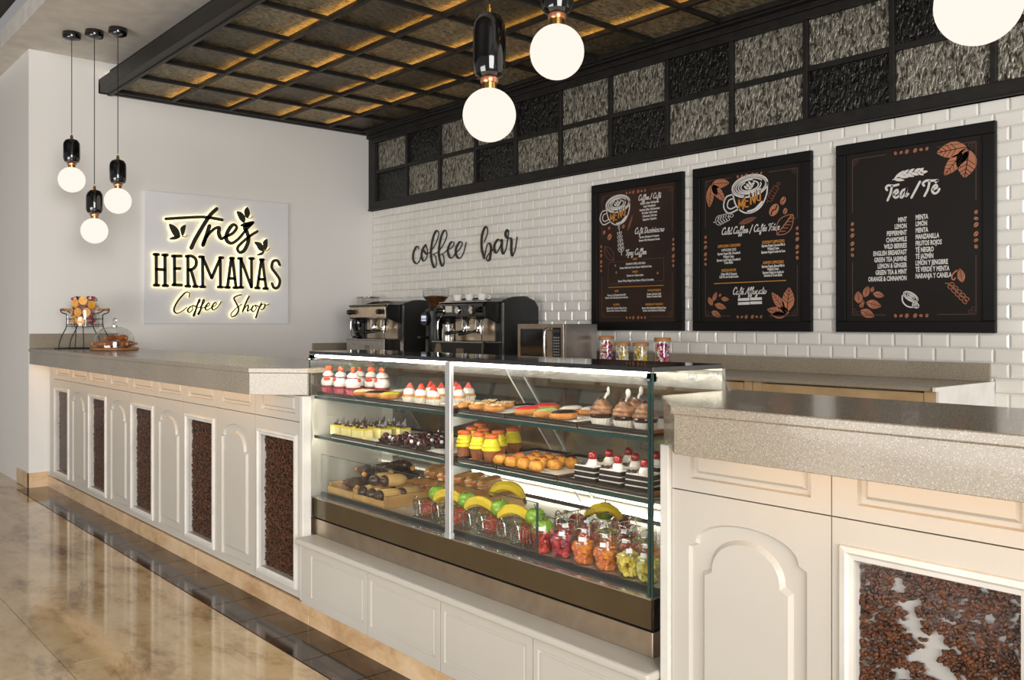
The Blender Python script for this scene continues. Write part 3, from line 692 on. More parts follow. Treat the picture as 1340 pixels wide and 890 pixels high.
# microwave
mw = thing('microwave_oven', 'stainless steel microwave oven on the back worktop below the first menu', 'microwave', (3.19, -.43, 1.003))
m = MB(); m.box(2.95, 3.43, -.585, -.27, 1.015, 1.30); m.build('body', M('mw_steel', (196, 192, 186), .32, .9, nscale=3, col2=(160, 156, 150)), mw, bevel=.004)
m = MB(); m.box(2.95, 3.43, -.605, -.585, 1.015, 1.30); dr = m.build('front_frame', STEELW, mw, bevel=.003)
m = MB(); m.box(2.985, 3.265, -.609, -.604, 1.05, 1.265); m.build('window', M('dark_window', (34, 34, 36), .08, coat=.5), dr)
m = MB(); m.box(3.325, 3.405, -.609, -.604, 1.035, 1.275); kp = m.build('keypad', BLACK, dr)
for r in range(8):
    for c_ in range(3):
        m = MB(); m.box(3.335+.022*c_, 3.35+.022*c_, -.611, -.608, 1.06+.02*r, 1.07+.02*r); m.build('key', M('key_grey', (150, 150, 150), .5), kp)
m = MB(); m.box(3.335, 3.395, -.611, -.608, 1.24, 1.262); m.build('clock', M('clock_face', (60, 66, 60), .2), kp)
m = MB(); m.tube([(3.285, -.61, 1.05), (3.285, -.645, 1.06), (3.285, -.65, 1.16), (3.285, -.645, 1.255), (3.285, -.61, 1.265)], .011, 10, 5); m.build('handle', STEEL, dr, smooth=True)
for x in (2.99, 3.39):
    for y in (-.56, -.3):
        m = MB(); m.lathe([(.015, 0), (.015, .013)], (x, y, 1.003), 10); m.build('foot', BLACK, mw)

# candy jars
def jar(h, r, mats):
    t = thing('candy_jar', '', 'jar', (0,0,0), 'candy jars on the back worktop')
    m = MB(); m.lathe([(.001, 0), (r, 0), (r, h-.02), (r-.004, h-.02), (r-.004, .006), (.001, .006)], n=24); m.build('glass_body', CLEAR2, t, smooth=True)
    m = MB(); m.lathe([(.001, h-.02), (r+.003, h-.02), (r+.004, h), (r, h+.006), (.001, h+.006)], n=24); m.build('wooden_lid', WOOD, t, smooth=True)
    rnd = random.Random(int(h*1000+len(mats)))
    for k, mt in enumerate(mats):
        m = MB()
        for _ in range(46):
            a, rr, z = rnd.uniform(0, 2*PI), (r-.016)*math.sqrt(rnd.random()), rnd.uniform(.018, h-.04)
            m.obox((rr*math.cos(a), rr*math.sin(a), z), .014, .014, .02, rnd.uniform(0, 3), rnd.uniform(0, 3), rnd.uniform(0, 3))
        c = m.build('candies', mt, t, bevel=.002); c['kind'] = 'stuff'
    return t
c1 = M('candy_pink', (226, 60, 120), .3); c2 = M('candy_orange', (240, 140, 40), .3); c3 = M('candy_white', (240, 236, 230), .3); c4 = M('candy_yellow', (236, 204, 40), .3); c5 = M('candy_red', (210, 40, 50), .3); c6 = M('candy_violet', (120, 70, 160), .3)
for px, h, ms, lb in ((793.5, .205, (c1, c2, c3, c6), 'tall candy jar next to the microwave, pink and orange sweets'), (814.5, .165, (c3, c4, c3), 'short candy jar of pale sweets, second from the microwave'),
                      (838.5, .165, (c4, c3, c4), 'short candy jar of yellow sweets below the first menu board'), (867, .20, (c1, c5, c3, c6), 'tall candy jar of pink and red sweets, rightmost of the four jars')):
    j = jar(h, .052, ms); j.location = (xat(px, -.3), -.3, 1.004); j['label'] = lb

# ------------------------------------------------------------------ pendant lamps
GLOBE = emis('globe_white', (255, 244, 232), 1.05)
def pendant(label, x, y, zg, k, group):
    """k scales the ceramic body"""
    t = thing('pendant_lamp', label, 'lamp', (x, y, 3.48), group)
    R = .0945; zb = zg+R+.03*k
    m = MB(); m.lathe([(.001, 3.48), (.064, 3.48), (.066, 3.45), (.06, 3.432), (.04, 3.422), (.01, 3.418), (.001, 3.418)][::-1], (x, y, 0), 28); m.build('canopy', GLOSSK, t, smooth=True)
    m = MB(); m.tube([(x, y, 3.42), (x, y, zb+.20*k+.04)], .0032, 6); m.build('cord', BLACK, t)
    m = MB(); m.lathe([(.001, 0), (.012*k, 0), (.012*k, .02), (.008, .024), (.008, .034), (.001, .034)], (x, y, zb+.195*k), 14); m.build('brass_cap', BRASS, t, smooth=True)
    m = MB(); m.lathe([(.001, 0), (.03, .0), (.05, .012), (.0575, .035), (.0585, .06), (.0585, .14), (.056, .165), (.044, .188), (.025, .197), (.001, .198)], (x, y, 0), 32)
    m.v = [(a, b, zb+c*k) for a, b, c in m.v]; m.build('ceramic_body', GLOSSK, t, smooth=True)
    m = MB(); m.lathe([(.001, 0), (.03, 0), (.033, .01), (.03, .022), (.001, .024)], (x, y, zb-.014*k), 24); m.build('copper_neck', COPPER, t, smooth=True)
    m = MB(); m.lathe([(.001, 0), (.026, 0), (.026, .026*k), (.001, .027*k)], (x, y, zb-.034*k), 24); m.build('brass_ring', BRASS, t, smooth=True)
    m = MB(); m.sphere((x, y, zg), R, 36, 20); m.build('glass_globe', GLOBE, t, smooth=True)
    l = bpy.data.lights.new('globe_light', 'POINT'); l.energy = 13; l.color = (1, .86, .7); l.shadow_soft_size = .0945
    lo = bpy.data.objects.new('globe_light', l); COL.objects.link(lo); lo.location = (0, 0, zg-3.48); lo.parent = t
    return t
G1, G2 = 'pendant lamps at the far left', 'pendant lamps over the display case'
pendant('left pendant globe lamp of the far trio, hanging highest', .64, -3.02, 2.38, .92, G1)
pendant('middle pendant globe lamp of the far trio, hanging lowest', .80, -2.905, 1.993, .92, G1)
pendant('right pendant globe lamp of the far trio, in front of the white wall', .97, -2.79, 2.208, .92, G1)
pendant('large near pendant globe lamp left of the other two, whole black body visible', 5.40, -2.88, 2.04, 1.16, G2)
pendant('near pendant globe lamp in the middle, black body cut by the top edge', 5.60, -2.74, 2.245, 1.16, G2)
pendant('nearest pendant globe lamp at the upper right corner, only its globe in view', 6.995, -2.74, 2.035, 1.16, G2)

# ------------------------------------------------------------------ backlit sign on the white wall
INK = M('black_sign_face', (34, 31, 24), .45)
sg = thing('shop_sign', 'pale square wall sign with backlit black lettering and leaves', 'sign', (0, -1.62, 1.3))
m = MB(); m.box(.0, .03, -2.284, -.954, 1.302, 2.444); m.build('backing_panel', M('sign_panel', (238, 238, 240), .45, nscale=.5), sg, bevel=.002)
HALO = emis('letter_backlight', (255, 232, 160), 4)
def sgp(c): return [at(190+x/5.237, 255+y/5.237, X=.055)[1:] for x, y in c]
def letters(name, strokes, w, thin=None, polys=(), sm=5):
    a, b = MB(), MB(); fa, fb = mapYZ(.05), mapYZ(.044)
    for st in strokes:
        s = sm if len(st) > 2 else 0
        a.stroke(sgp(st), w, fa, .008, s, thin); b.stroke(sgp(st), w*1.0, fb, .003, s, (thin and thin*1.0))
    for p in polys:
        q = [tuple(v)[:2] for v in smooth_path([(y, z, 0) for y, z in sgp(p)], 4, True)]
        a.prism(q, 0, .008, fa); b.prism(q, 0, .003, fb)
    o = a.build(name, INK, sg); b.build('backlight', HALO, o)
letters('script_lettering', [[(140,165),(250,158),(380,152),(450,158),(528,172)], [(490,95),(440,145),(380,240),(340,310),(315,365)], [(440,212),(422,270),(395,345)], [(397,335),(430,275),(475,232),(506,226),(503,262),(520,300),(548,288),(600,262),(627,222),(600,206),(566,250),(555,305),(590,332),(640,300),(695,235),(738,190)],
        [(738,190),(700,200),(682,228),(698,258),(708,310),(682,375),(648,395),(632,365),(660,330),(720,280),(768,250)]], .036, .026,
        [[(163,200),(205,214),(234,250),(238,290),(205,288),(178,250)], [(163,304),(195,284),(236,290),(205,307)], [(277,205),(243,222),(244,260),(256,282),(272,250)],
         [(627,113),(665,124),(686,155),(680,192),(655,178),(638,150)], [(700,83),(678,110),(686,148),(702,160),(718,125)], [(650,210),(690,188),(735,205),(690,222)],
         [(747,323),(782,325),(806,345),(814,388),(780,378),(764,350)], [(835,302),(808,322),(812,358),(822,382),(838,350)], [(762,414),(790,396),(818,386),(800,412)]])
letters('leaf_tails', [[(255,285),(272,288),(287,278)], [(702,158),(722,160),(736,145)], [(818,384),(838,380),(852,366)]], .007)
I = lambda x, y0, y1: [(x, y0), (x+1, y1)]
sf = lambda x, y, d=16: [(x-d, y), (x+d, y+1)]
letters('capital_lettering', [I(75,408,618), I(135,412,618), [(75,510),(135,514)], sf(75,408), sf(77,619), sf(135,412), sf(137,622),
        I(200,418,618), [(185,420),(246,420)], [(200,505),(238,505)], [(188,617),(250,619)],
        I(292,420,622), sf(292,626,15), [(280,422),(315,420),(345,440),(348,480),(325,508),(295,515)], [(312,510),(345,624)], sf(344,628,14),
        I(393,428,625), sf(393,630), [(393,428),(455,570)], [(455,570),(514,434)], I(514,434,628), sf(515,632), sf(385,425,14), sf(520,430,12),
        [(563,634),(590,436)], [(598,436),(622,634)], [(574,572),(614,574)], sf(563,634,14), sf(620,636,14), sf(594,434,12),
        I(655,440,632), [(655,438),(728,634)], I(728,438,634), sf(655,634,14), sf(728,436,14), sf(650,436,12),
        [(768,638),(796,446)], [(803,446),(828,640)], [(778,578),(818,580)], sf(768,638,14), sf(824,642,14), sf(799,444,12),
        [(922,482),(906,452),(876,456),(868,500),(895,540),(922,585),(912,630),(884,638),(868,608)]], .0275)
letters('small_script_lettering', [[(300,700),(302,674),(275,670),(225,725),(196,785),(215,812),(255,795),(285,770)], [(310,765),(290,790),(302,806),(325,785),(320,760),(345,765)],
        [(345,765),(375,730),(370,718),(352,770),(336,825),(328,825),(350,780),(375,770)], [(375,770),(405,735),(398,718),(384,770),(368,815),(360,815),(385,780),(405,772)],
        [(405,775),(440,755),(432,742),(412,770),(420,790),(450,775)], [(450,775),(486,752),(478,738),(458,765),(465,788),(495,770),(520,732)],
        [(660,685),(635,690),(608,708),(625,745),(640,785),(622,822),(594,835),(588,815),(620,780),(660,750)], [(712,694),(690,740),(666,802)], [(670,795),(698,756),(706,770),(700,797),(728,780)],
        [(740,760),(728,787),(742,800),(762,775),(750,757),(778,765)], [(796,742),(775,790),(758,842)], [(776,790),(800,752),(822,755),(808,782),(790,786)], [(818,762),(846,750)]], .0155, .009)

# black script on the tiled wall
cbm = (MB(), MB()); fcb = mapXZ(-.014)
def cbp(c): return [(p[0], p[2]) for p in (at(535+x/8.933, 290+y/8.933, Y=-.02) for x, y in c)]
for st in ([(112,320),(105,290),(80,300),(50,370),(50,450),(85,492),(120,460),(142,400)], [(195,272),(160,320),(145,400),(170,460),(205,420),(215,340),(195,272)], [(172,340),(205,380),(245,358)],
           [(245,358),(310,260),(347,150),(325,103),(290,160),(262,280),(258,420),(290,535),(318,500),(310,410),(285,382)], [(262,390),(300,375),(340,355)],
           [(340,355),(400,270),(442,160),(420,100),(385,150),(355,270),(350,400),(382,515),(408,490),(402,400),(375,382)], [(350,390),(400,372),(442,335)],
           [(442,335),(505,300),(525,248),(490,242),(455,320),(465,400),(500,426),(542,372)], [(542,372),(600,310),(622,252),(592,238),(550,310),(550,390),(590,430),(635,370),(668,242)],
           [(880,235),(918,130),(905,58),(875,90),(850,180),(850,320),(878,425)], [(885,400),(910,280),(940,255),(958,310),(945,430),(920,460),(905,430),(930,380),(985,320)],
           [(1075,225),(1040,208),(1000,270),(1000,340),(1025,365),(1065,290),(1085,215)], [(1085,215),(1085,330),(1105,378),(1135,315)], [(1135,315),(1155,200),(1162,110),(1145,98),(1126,150),(1150,192),(1195,205),(1195,330),(1208,402),(1240,330),(1264,180)]):
    cbm[st[0][0] > 800].stroke(cbp(st), .0235, fcb, .008, 6, .0065)
wlt = thing('wall_lettering', 'black handwritten style lettering fixed on the white tiled wall', 'lettering', (1.5, -.0145, 1.8))
for c_ in cbm: c_.build('word', INK, wlt)

# ------------------------------------------------------------------ menu boards
FRAME = M('black_frame', (17, 16, 16), .5, spec=.25)
WHT = M('print_white', (214, 210, 206), .6); ORG = M('print_orange', (196, 132, 46), .6); COP = M('print_copper', (176, 112, 80), .6); DIM = M('print_dim', (84, 58, 48), .6); DIM2 = M('print_dim_copper', (120, 72, 52), .6)
SCR = {
 'a': ([[(.8,.85),(.5,1),(.15,.65),(.15,.15),(.45,.05),(.75,.5),(.85,1)],[(.85,1),(.75,.3),(.9,0),(1.15,.25)]], 1.05),
 'c': ([[(.75,.75),(.6,1),(.2,.75),(.12,.25),(.4,0),(.9,.3)]], .85),
 'e': ([[(.1,.35),(.55,.5),(.65,.85),(.4,1),(.12,.6),(.2,.1),(.5,0),(.9,.3)]], .85),
 'o': ([[(.5,1),(.15,.7),(.15,.2),(.45,0),(.75,.35),(.7,.85),(.45,1)],[(.7,.85),(.95,.75)]], .95),
 'f': ([[(0,.2),(.4,.9),(.75,1.8),(.6,2.05),(.4,1.6),(.2,.2),(.05,-.7),(.2,-.9),(.35,-.4),(.3,.1),(.75,.35)]], .7),
 'm': ([[(.1,1),(.05,0)],[(.05,.3),(.35,1),(.5,.85),(.45,0)],[(.45,.3),(.8,1),(.95,.8),(.9,.1),(1.15,.2)]], 1.15),
 'n': ([[(.1,1),(.05,0)],[(.05,.3),(.45,1),(.6,.8),(.55,.1),(.85,.2)]], .85),
 'i': ([[(.15,1),(.08,.2),(.2,0),(.45,.3)],[(.22,1.45),(.24,1.55)]], .42), 'í': ([[(.15,1),(.08,.2),(.2,0),(.45,.3)],[(.2,1.4),(.4,1.75)]], .42),
 'r': ([[(.05,.9),(.2,1.05),(.15,0)],[(.15,.4),(.4,.95),(.65,.95)]], .65), 's': ([[(.6,.85),(.35,1),(.2,.75),(.5,.4),(.45,.05),(.1,.05)]], .65),
 'p': ([[(.15,1),(-.05,-.9)],[(.05,.2),(.4,1),(.75,.7),(.55,.1),(.15,.1)]], .85),
 'y': ([[(.1,1),(.1,.3),(.35,.1),(.65,.7)],[(.75,1),(.5,-.4),(.15,-.9),(0,-.6),(.8,.2)]], .85),
 'g': ([[(.8,.85),(.5,1),(.15,.65),(.15,.15),(.45,.05),(.75,.5),(.85,1)],[(.85,1),(.6,-.5),(.25,-.9),(.1,-.6),(1,.2)]], 1),
 'l': ([[(.1,.2),(.5,1.6),(.4,2.05),(.2,1.6),(.1,.3),(.25,0),(.5,.25)]], .5),
 'd': ([[(.8,.85),(.5,1),(.15,.65),(.15,.15),(.45,.05),(.75,.5),(.85,1)],[(1,2),(.78,.3),(.9,0),(1.15,.25)]], 1.05),
 't': ([[(.35,1.8),(.15,.2),(.3,0),(.55,.25)],[(-.05,1.15),(.6,1.25)]], .55),
 'C': ([[(1.15,1.6),(1.1,2),(.7,2.05),(.2,1.3),(.15,.5),(.5,0),(1.1,.4)]], 1.1), 'D': ([[(.45,1.95),(.3,.1),(.15,0),(.5,.0),(1.1,.5),(1.2,1.4),(.8,1.95),(.1,1.8)]], 1.3),
 'T': ([[(.1,1.4),(.05,1.75),(.4,1.95),(.9,1.8),(1.3,2.05)],[(.75,1.85),(.6,.8),(.25,-.1)]], .9), 'F': ([[(.1,1.4),(.05,1.75),(.4,1.95),(.9,1.8),(1.3,2.05)],[(.75,1.85),(.6,.8),(.25,-.1)],[(.4,1),(.95,1.1)]], 1.0),
 'A': ([[(0,-.05),(.5,.8),(1.05,2),(1.0,.2),(1.2,0)],[(.35,.75),(1.1,.8)]], 1.2), '/': ([[(.8,2.1),(.1,-.3)]], .9)}
SCR['é'] = (SCR['e'][0]+[[(.5,1.3),(.75,1.7)]], .85); SCR['ó'] = (SCR['o'][0]+[[(.5,1.3),(.75,1.7)]], .95)
def script(mb, txt, c, width, f, wt=.26):
    tot = sum(SCR[ch][1] if ch in SCR else .55 for ch in txt); s = width/tot; x = c[0]-width/2
    for ch in txt:
        if ch in SCR:
            for st in SCR[ch][0]: mb.stroke([(x+(a+.16*b)*s, c[1]+(b-.5)*s*1.0) for a, b in st], s*wt, f, .0008, 4 if len(st) > 2 else 0)
            x += SCR[ch][1]*s
        else: x += .55*s
def text(mb, txt, c, size, f, align='CENTER', sx=.62, width=None):
    cu = bpy.data.curves.new('t', 'FONT'); cu.body = txt; cu.size = size; cu.align_x = align; cu.align_y = 'CENTER'; cu.offset = size*.034; cu.resolution_u = 2
    o = bpy.data.objects.new('t', cu); COL.objects.link(o); dg = bpy.context.evaluated_depsgraph_get(); dg.update()
    me = bpy.data.meshes.new_from_object(o.evaluated_get(dg))
    if width:
        xs_ = [v.co.x for v in me.vertices]; sx = width/max(1e-6, max(xs_)-min(xs_))
    mb.add([f(c[0]+v.co.x*sx, c[1]+v.co.y, .0008) for v in me.vertices], [tuple(p.vertices) for p in me.polygons])
    bpy.data.objects.remove(o); bpy.data.curves.remove(cu); bpy.data.meshes.remove(me)
def leaf(mb, base, tip, w, f, vein=None, d=.0007):
    b, t = Vector((*base, 0)), Vector((*tip, 0)); ax = t-b; n = Vector((-ax.y, ax.x, 0)).normalized(); L = ax.length
    prof = ((0, .05), (.12, .5), (.3, .92), (.5, 1), (.7, .8), (.88, .4), (1, 0))
    up = [b+ax*k+n*w/2*v for k, v in prof]; dn = [b+ax*k-n*w/2*v for k, v in prof[:-1]]
    q = [(p.x, p.y) for p in up]+[(p.x, p.y) for p in dn[::-1]]
    mb.add([f(x, y, d) for x, y in q], [tuple(range(len(q)))])
    if vein is not None:
        vein.stroke([(b.x, b.y), (t.x, t.y)], w*.05, f, .0011, 0)
        for k in (.34, .5, .66, .8):
            for s in (1, -1):
                p0 = b+ax*k; p1 = b+ax*min(1, k+.17)+n*w*.42*s*(1-.6*abs(k-.4)); vein.stroke([(p0.x, p0.y), (p1.x, p1.y)], w*.036, f, .0011, 0)
def outline_leaf(mb, base, tip, w, wt, f):
    b, t = Vector((*base, 0)), Vector((*tip, 0)); ax = t-b; n = Vector((-ax.y, ax.x, 0)).normalized()
    for s in (1, -1): mb.stroke([((b+ax*k+n*w/2*v*s).x, (b+ax*k+n*w/2*v*s).y) for k, v in ((0, 0), (.25, .8), (.55, 1), (.85, .5), (1, 0))], wt, f, .0008, 3)
def sprig(mb, base, tip, n, ll, w, f, wt=.003, outl=True):
    b, t = Vector((*base, 0)), Vector((*tip, 0)); ax = t-b; pp = Vector((-ax.y, ax.x, 0)).normalized(); au = ax.normalized()
    mb.stroke([base, tip], wt, f, .0008, 0)
    for k in range(n):
        p = b+ax*(.12+.8*k/n)
        for s in (1, -1):
            q = p+(au*.75+pp*s*.65)*ll*(1-.35*k/n)
            if outl: outline_leaf(mb, (p.x, p.y), (q.x, q.y), w, wt*.8, f)
            else: leaf(mb, (p.x, p.y), (q.x, q.y), w, f)
    if outl: outline_leaf(mb, tip, tuple((t+au*ll*.6)[:2]), w, wt*.8, f)
    else: leaf(mb, tip, tuple((t+au*ll*.6)[:2]), w, f)
def beanmark(mb, vein, c, r, ang, f):
    q = [(c[0]+r*math.cos(ang)*math.cos(t)-r*.72*math.sin(ang)*math.sin(t), c[1]+r*math.sin(ang)*math.cos(t)+r*.72*math.cos(ang)*math.sin(t)) for t in [2*PI*k/14 for k in range(14)]]
    mb.add([f(x, y, .0007) for x, y in q], [tuple(range(14))])
    ca, sa = math.cos(ang), math.sin(ang); L = r*.8
    vein.stroke([(c[0]-L*ca, c[1]-L*sa), (c[0]-.2*r*ca-.16*r*sa, c[1]-.2*r*sa+.16*r*ca), (c[0]+.2*r*ca+.16*r*sa, c[1]+.2*r*sa-.16*r*ca), (c[0]+L*ca, c[1]+L*sa)], r*.2, f, .0011, 3)
def cup_art(mb, org, cop, o, s, f, tilt=.06):
    """cup drawing, o = centre of the rim ellipse, s = half width of the rim"""
    E = lambda rx, ry, a0, a1, n=20, dx=0, dy=0: [(o[0]+s*(dx+rx*math.cos(a)*math.cos(tilt)-ry*math.sin(a)*math.sin(tilt)), o[1]+s*(dy+rx*math.cos(a)*math.sin(tilt)+ry*math.sin(a)*math.cos(tilt))) for a in [a0+(a1-a0)*k/n for k in range(n+1)]]
    mb.stroke(E(1, .52, 0, 2*PI, 28), s*.075, f, .0008, 0); mb.stroke(E(.9, .44, 0, 2*PI, 28), s*.05, f, .0008, 0)
    for k, (a, b_) in enumerate(((.78, .36), (.64, .3), (.5, .23))): mb.stroke(E(a, b_, .5+.8*k, 5.6+.9*k, 20), s*.06, f, .0008, 0)
    for k in range(3): leaf(mb, (o[0]-.1*s+.1*s*k, o[1]-.15*s+.1*s*k), (o[0]-.32*s+.12*s*k, o[1]+.05*s+.09*s*k), s*.12, f); leaf(mb, (o[0]-.1*s+.1*s*k, o[1]-.15*s+.1*s*k), (o[0]+.2*s+.05*s*k, o[1]-.05*s+.09*s*k), s*.12, f)
    mb.stroke([(o[0]+1.0*s, o[1]+.03*s), (o[0]+.93*s, o[1]-.55*s), (o[0]+.6*s, o[1]-1.08*s), (o[0]+.05*s, o[1]-1.3*s), (o[0]-.45*s, o[1]-1.18*s), (o[0]-.8*s, o[1]-.8*s), (o[0]-.98*s, o[1]-.2*s)], s*.07, f, .0008, 5)
    mb.stroke([(o[0]+.7*s, o[1]-.85*s), (o[0]+.3*s, o[1]-1.16*s), (o[0]-.1*s, o[1]-1.24*s)], s*.13, f, .0008, 5)
    mb.stroke([(o[0]-.95*s, o[1]-.3*s), (o[0]-1.35*s, o[1]-.4*s), (o[0]-1.5*s, o[1]-.85*s), (o[0]-1.2*s, o[1]-1.2*s), (o[0]-.6*s, o[1]-1.05*s)], s*.07, f, .0008, 5)
    mb.stroke([(o[0]-.92*s, o[1]-.5*s), (o[0]-1.2*s, o[1]-.58*s), (o[0]-1.28*s, o[1]-.85*s), (o[0]-1.1*s, o[1]-1.0*s), (o[0]-.8*s, o[1]-.92*s)], s*.06, f, .0008, 5)
    L = {'M': [[(0,0),(0,1)],[(0,1),(.5,.2)],[(.5,.2),(1,1)],[(1,1),(1,0)]], 'E': [[(0,0),(0,1)],[(0,1),(.8,1)],[(0,.5),(.7,.5)],[(0,0),(.8,0)]], 'N': [[(0,0),(0,1)],[(0,1),(.9,0)],[(.9,0),(.9,1)]], 'U': [[(0,1),(0,.15)],[(0,.15),(.7,.05)],[(.75,.1),(.75,1)]]}
    for k, ch in enumerate('MENU'):
        for st in L[ch]:
            pts = [(o[0]+s*(-.62+.34*k+.25*a), o[1]+s*(-1.08+.11*k*(1 if k < 2 else 1)*.6+.55*b+.03*k)) for a, b in st]
            org.stroke(pts, s*.062, f, .0008, 0); cop.stroke([(a+s*.035, b-s*.01) for a, b in pts], s*.03, f, .0006, 0)
def border(mb, x0, x1, z0, z1, f, w=.0035):
    mx, mz = (x0+x1)/2, (z0+z1)/2; hx, hz = (x1-x0)/2, (z1-z0)/2
    for s in (-1, 1):
        for t_ in (-1, 1):
            mb.stroke([(mx+s*hx, mz+t_*hz*.32), (mx+s*hx, mz+t_*hz)], w, f, .0008, 0); mb.stroke([(mx+s*hx*.42, mz+t_*hz), (mx+s*hx, mz+t_*hz)], w, f, .0008, 0)
            cx, cz = mx+s*(hx-.014), mz+t_*(hz-.014)
            for qx, qz in ((0, .0), (-.016, -.0), (0, -.016)):
                mb.stroke([(cx+s*qx+.008*math.cos(a), cz+t_*qz+.008*math.sin(a)) for a in [k*PI/5 for k in range(9)]], .0025, f, .0008, 3)
def beanrow(mb, vein, c, n, dx, dz, r, f):
    for k in range(n):
        q = k-(n-1)/2; q += .22 if q > 0 else -.22
        beanmark(mb, vein, (c[0]+q*dx, c[1]+q*dz), r*(1.25 if abs(q) < 1 else 1), [1.9, .4, 1.0, .9, -.3, 1.2][k % 6], f)
BX = ((3.149, 4.011), (4.094, 4.973), (5.133, 6.010)); BZ = (1.253, 2.342)
def board(label, x0, x1, col, col2):
    t = thing('menu_board', label, 'menu board', ((x0+x1)/2, 0, BZ[0]), 'framed menu boards on the tiled wall')
    m = MB(); fw = .062; z0, z1 = BZ
    for a in ((x0, x1, z0, z0+fw), (x0, x1, z1-fw, z1), (x0, x0+fw, z0+fw, z1-fw), (x1-fw, x1, z0+fw, z1-fw)): m.box(a[0], a[1], -.042, -.0095, a[2], a[3])
    m.build('frame', FRAME, t, bevel=.004)
    m = MB(); m.box(x0+fw-.004, x1-fw+.004, -.028, -.0098, z0+fw-.004, z1-fw+.004); b = m.build('printed_panel', M('board_'+str(col[0]), col, .55, nscale=1.6, col2=col2, spec=.2), t)
    P = Prints()
    f = mapXZ(-.0281)
    mid = ((x0+x1)/2, (z0+z1)/2); border(P['d'], x0+.098, x1-.098, z0+.098, z1-.092, f)
    for s in (-1, 1):
        beanrow(P['b'], P['v'], (mid[0], mid[1]+s*.452), 6, .032, 0, .0105, f)
        beanrow(P['b'], P['v'], (mid[0]+s*.341, mid[1]-.01+(.005 if s > 0 else 0)), 6, 0, .033, .0115, f)
    return t, b, P, f
class Prints(dict):
    def __missing__(s, k): s[k] = MB(); return s[k]
def finish(b, P, col):
    kinds = dict(w=('list_lettering', WHT), h=('heading_lettering', WHT), u=('cup_drawing', WHT), s=('sprig_drawing', WHT), o=('orange_lettering', ORG), m=('cup_lettering', ORG), b=('bean_border', COP), c=('leaf_artwork', COP), d=('border_print', DIM), k=('dim_leaf_print', DIM2), l=('ruled_line', ORG), v=('artwork_veins', None))
    for k in list(P):
        nm, mt = kinds[k[0]]; P[k].build(nm, mt or M('board_ink_'+str(col[0]), col, .55, spec=.2), b)
def pm(ox, oy, s): return lambda x, y: (lambda p: (p[0], p[2]))(at(ox+x/s, oy+y/s, Y=-.0285))
# first board (coffee)
C1 = (58, 40, 31); t, b, P, f = board('leftmost framed menu board, above the microwave and candy jars', *BX[0], C1, (34, 26, 23)); q = pm(760, 210, 3.867); r = pm(770, 225, 8.09)
script(P['h'], 'Coffee / Café', q(347, 189), .205, f); script(P['h2'], 'Café Dominicano', q(346, 358), .27, f); script(P['h3'], 'Tipsy Coffee', q(278, 470), .195, f)
for k, tx in enumerate(('Espresso Coffee / Café Espresso', 'Decaf / Descafeinado', 'American Coffee / Café Americano', 'Flat Coffee / Café Cortado', 'Coffee Latte / Café Latte', 'Cappuccino / Capuchino')): text(P['w'], tx, q(348, 213+16.6*k), .021, f)
for k, tx in enumerate(('Espresso, Mamajuana & Cinnamon', 'Espresso, Miel, Mamajuana & Canela')): text(P['w2'], tx, q(346, 384+17*k), .021, f)
for tx, x, y, k in (('CREAMY', 275, 499, 'o'), ('CINNAMON COFFEE / CAFÉ CANELA', 277, 522, 'w'), ('Espresso, Vanilla, Rum & Cream / Espresso, Vainilla, Ron & Crema', 277, 540, 'w'), ('CARAJILLO', 275, 563, 'o'), ('Espresso, Licor / Espresso, Liqueur', 275, 581, 'w'), ('Espresso, Whiskey, Whipped Cream / Espresso, Whiskey & Crema Batida', 277, 607, 'w'),
                    ('FRAPPÉ', 181, 662, 'o'), ('Espresso, Ice & Chocolate, Almond Milk', 181, 681, 'w'), ('Espresso, Hielo & Chocolate, Leche de Almendra', 181, 694, 'w'), ('CHOCOLATE DELIGHTS', 371, 657, 'o'), ('Espresso, Chocolate, Vanilla', 371, 675, 'w'), ('Espresso, Chocolate, Vainilla', 371, 688, 'w'),
                    ('LATE MENTA', 181, 730, 'o'), ('Espresso, Mint, Chocolate, Whipped Cream', 181, 747, 'w'), ('Espresso, Menta, Chocolate, Crema Batida', 181, 760, 'w'), ('MARSHMALLOW / MALVAVISCO', 371, 728, 'o'), ('Espresso, Milk, Marshmallow & Whipped Cream', 370, 746, 'w'), ('Espresso, Leche, Malvavisco & Crema Batida', 370, 759, 'w')):
    text(P[k+('3' if y < 640 else '4567'[(x > 250)+2*(y > 712)])], tx, q(x, y), .020, f, sx=.56)
P['l'].stroke([q(140, 643), q(418, 632)], .004, f, .0008, 0)
for a, b_ in (((140, 517), (238, 510)), ((312, 500), (420, 492)), ((420, 492), (420, 607)), ((420, 607), (138, 627)), ((138, 627), (140, 517))): P['d'].stroke([q(*a), q(*b_)], .0028, f, .0008, 0)
cup_art(P['u'], P['m'], P['c2'], r(310, 338), .118, f); sprig(P['s'], r(352, 885), r(325, 605), 5, .045, .016, f, .0045)
outline_leaf(P['k2'], r(270, 940), r(170, 790), .07, .0035, f); P['k2'].stroke([r(270, 940), r(170, 790)], .003, f, .0008, 0)
leaf(P['k3'], r(415, 625), r(470, 450), .02, f)
for x, y, rr in ((168, 640, .016), (225, 688, .026), (220, 596, .013), (370, 578, .016)): beanmark(P['b'], P['v'], r(x, y), rr, 1.0, f)
for x, y in ((175, 532), (180, 567), (389, 570)): beanmark(P['b'], P['v'], q(x, y), .01, 1.2, f)
finish(b, P, C1)
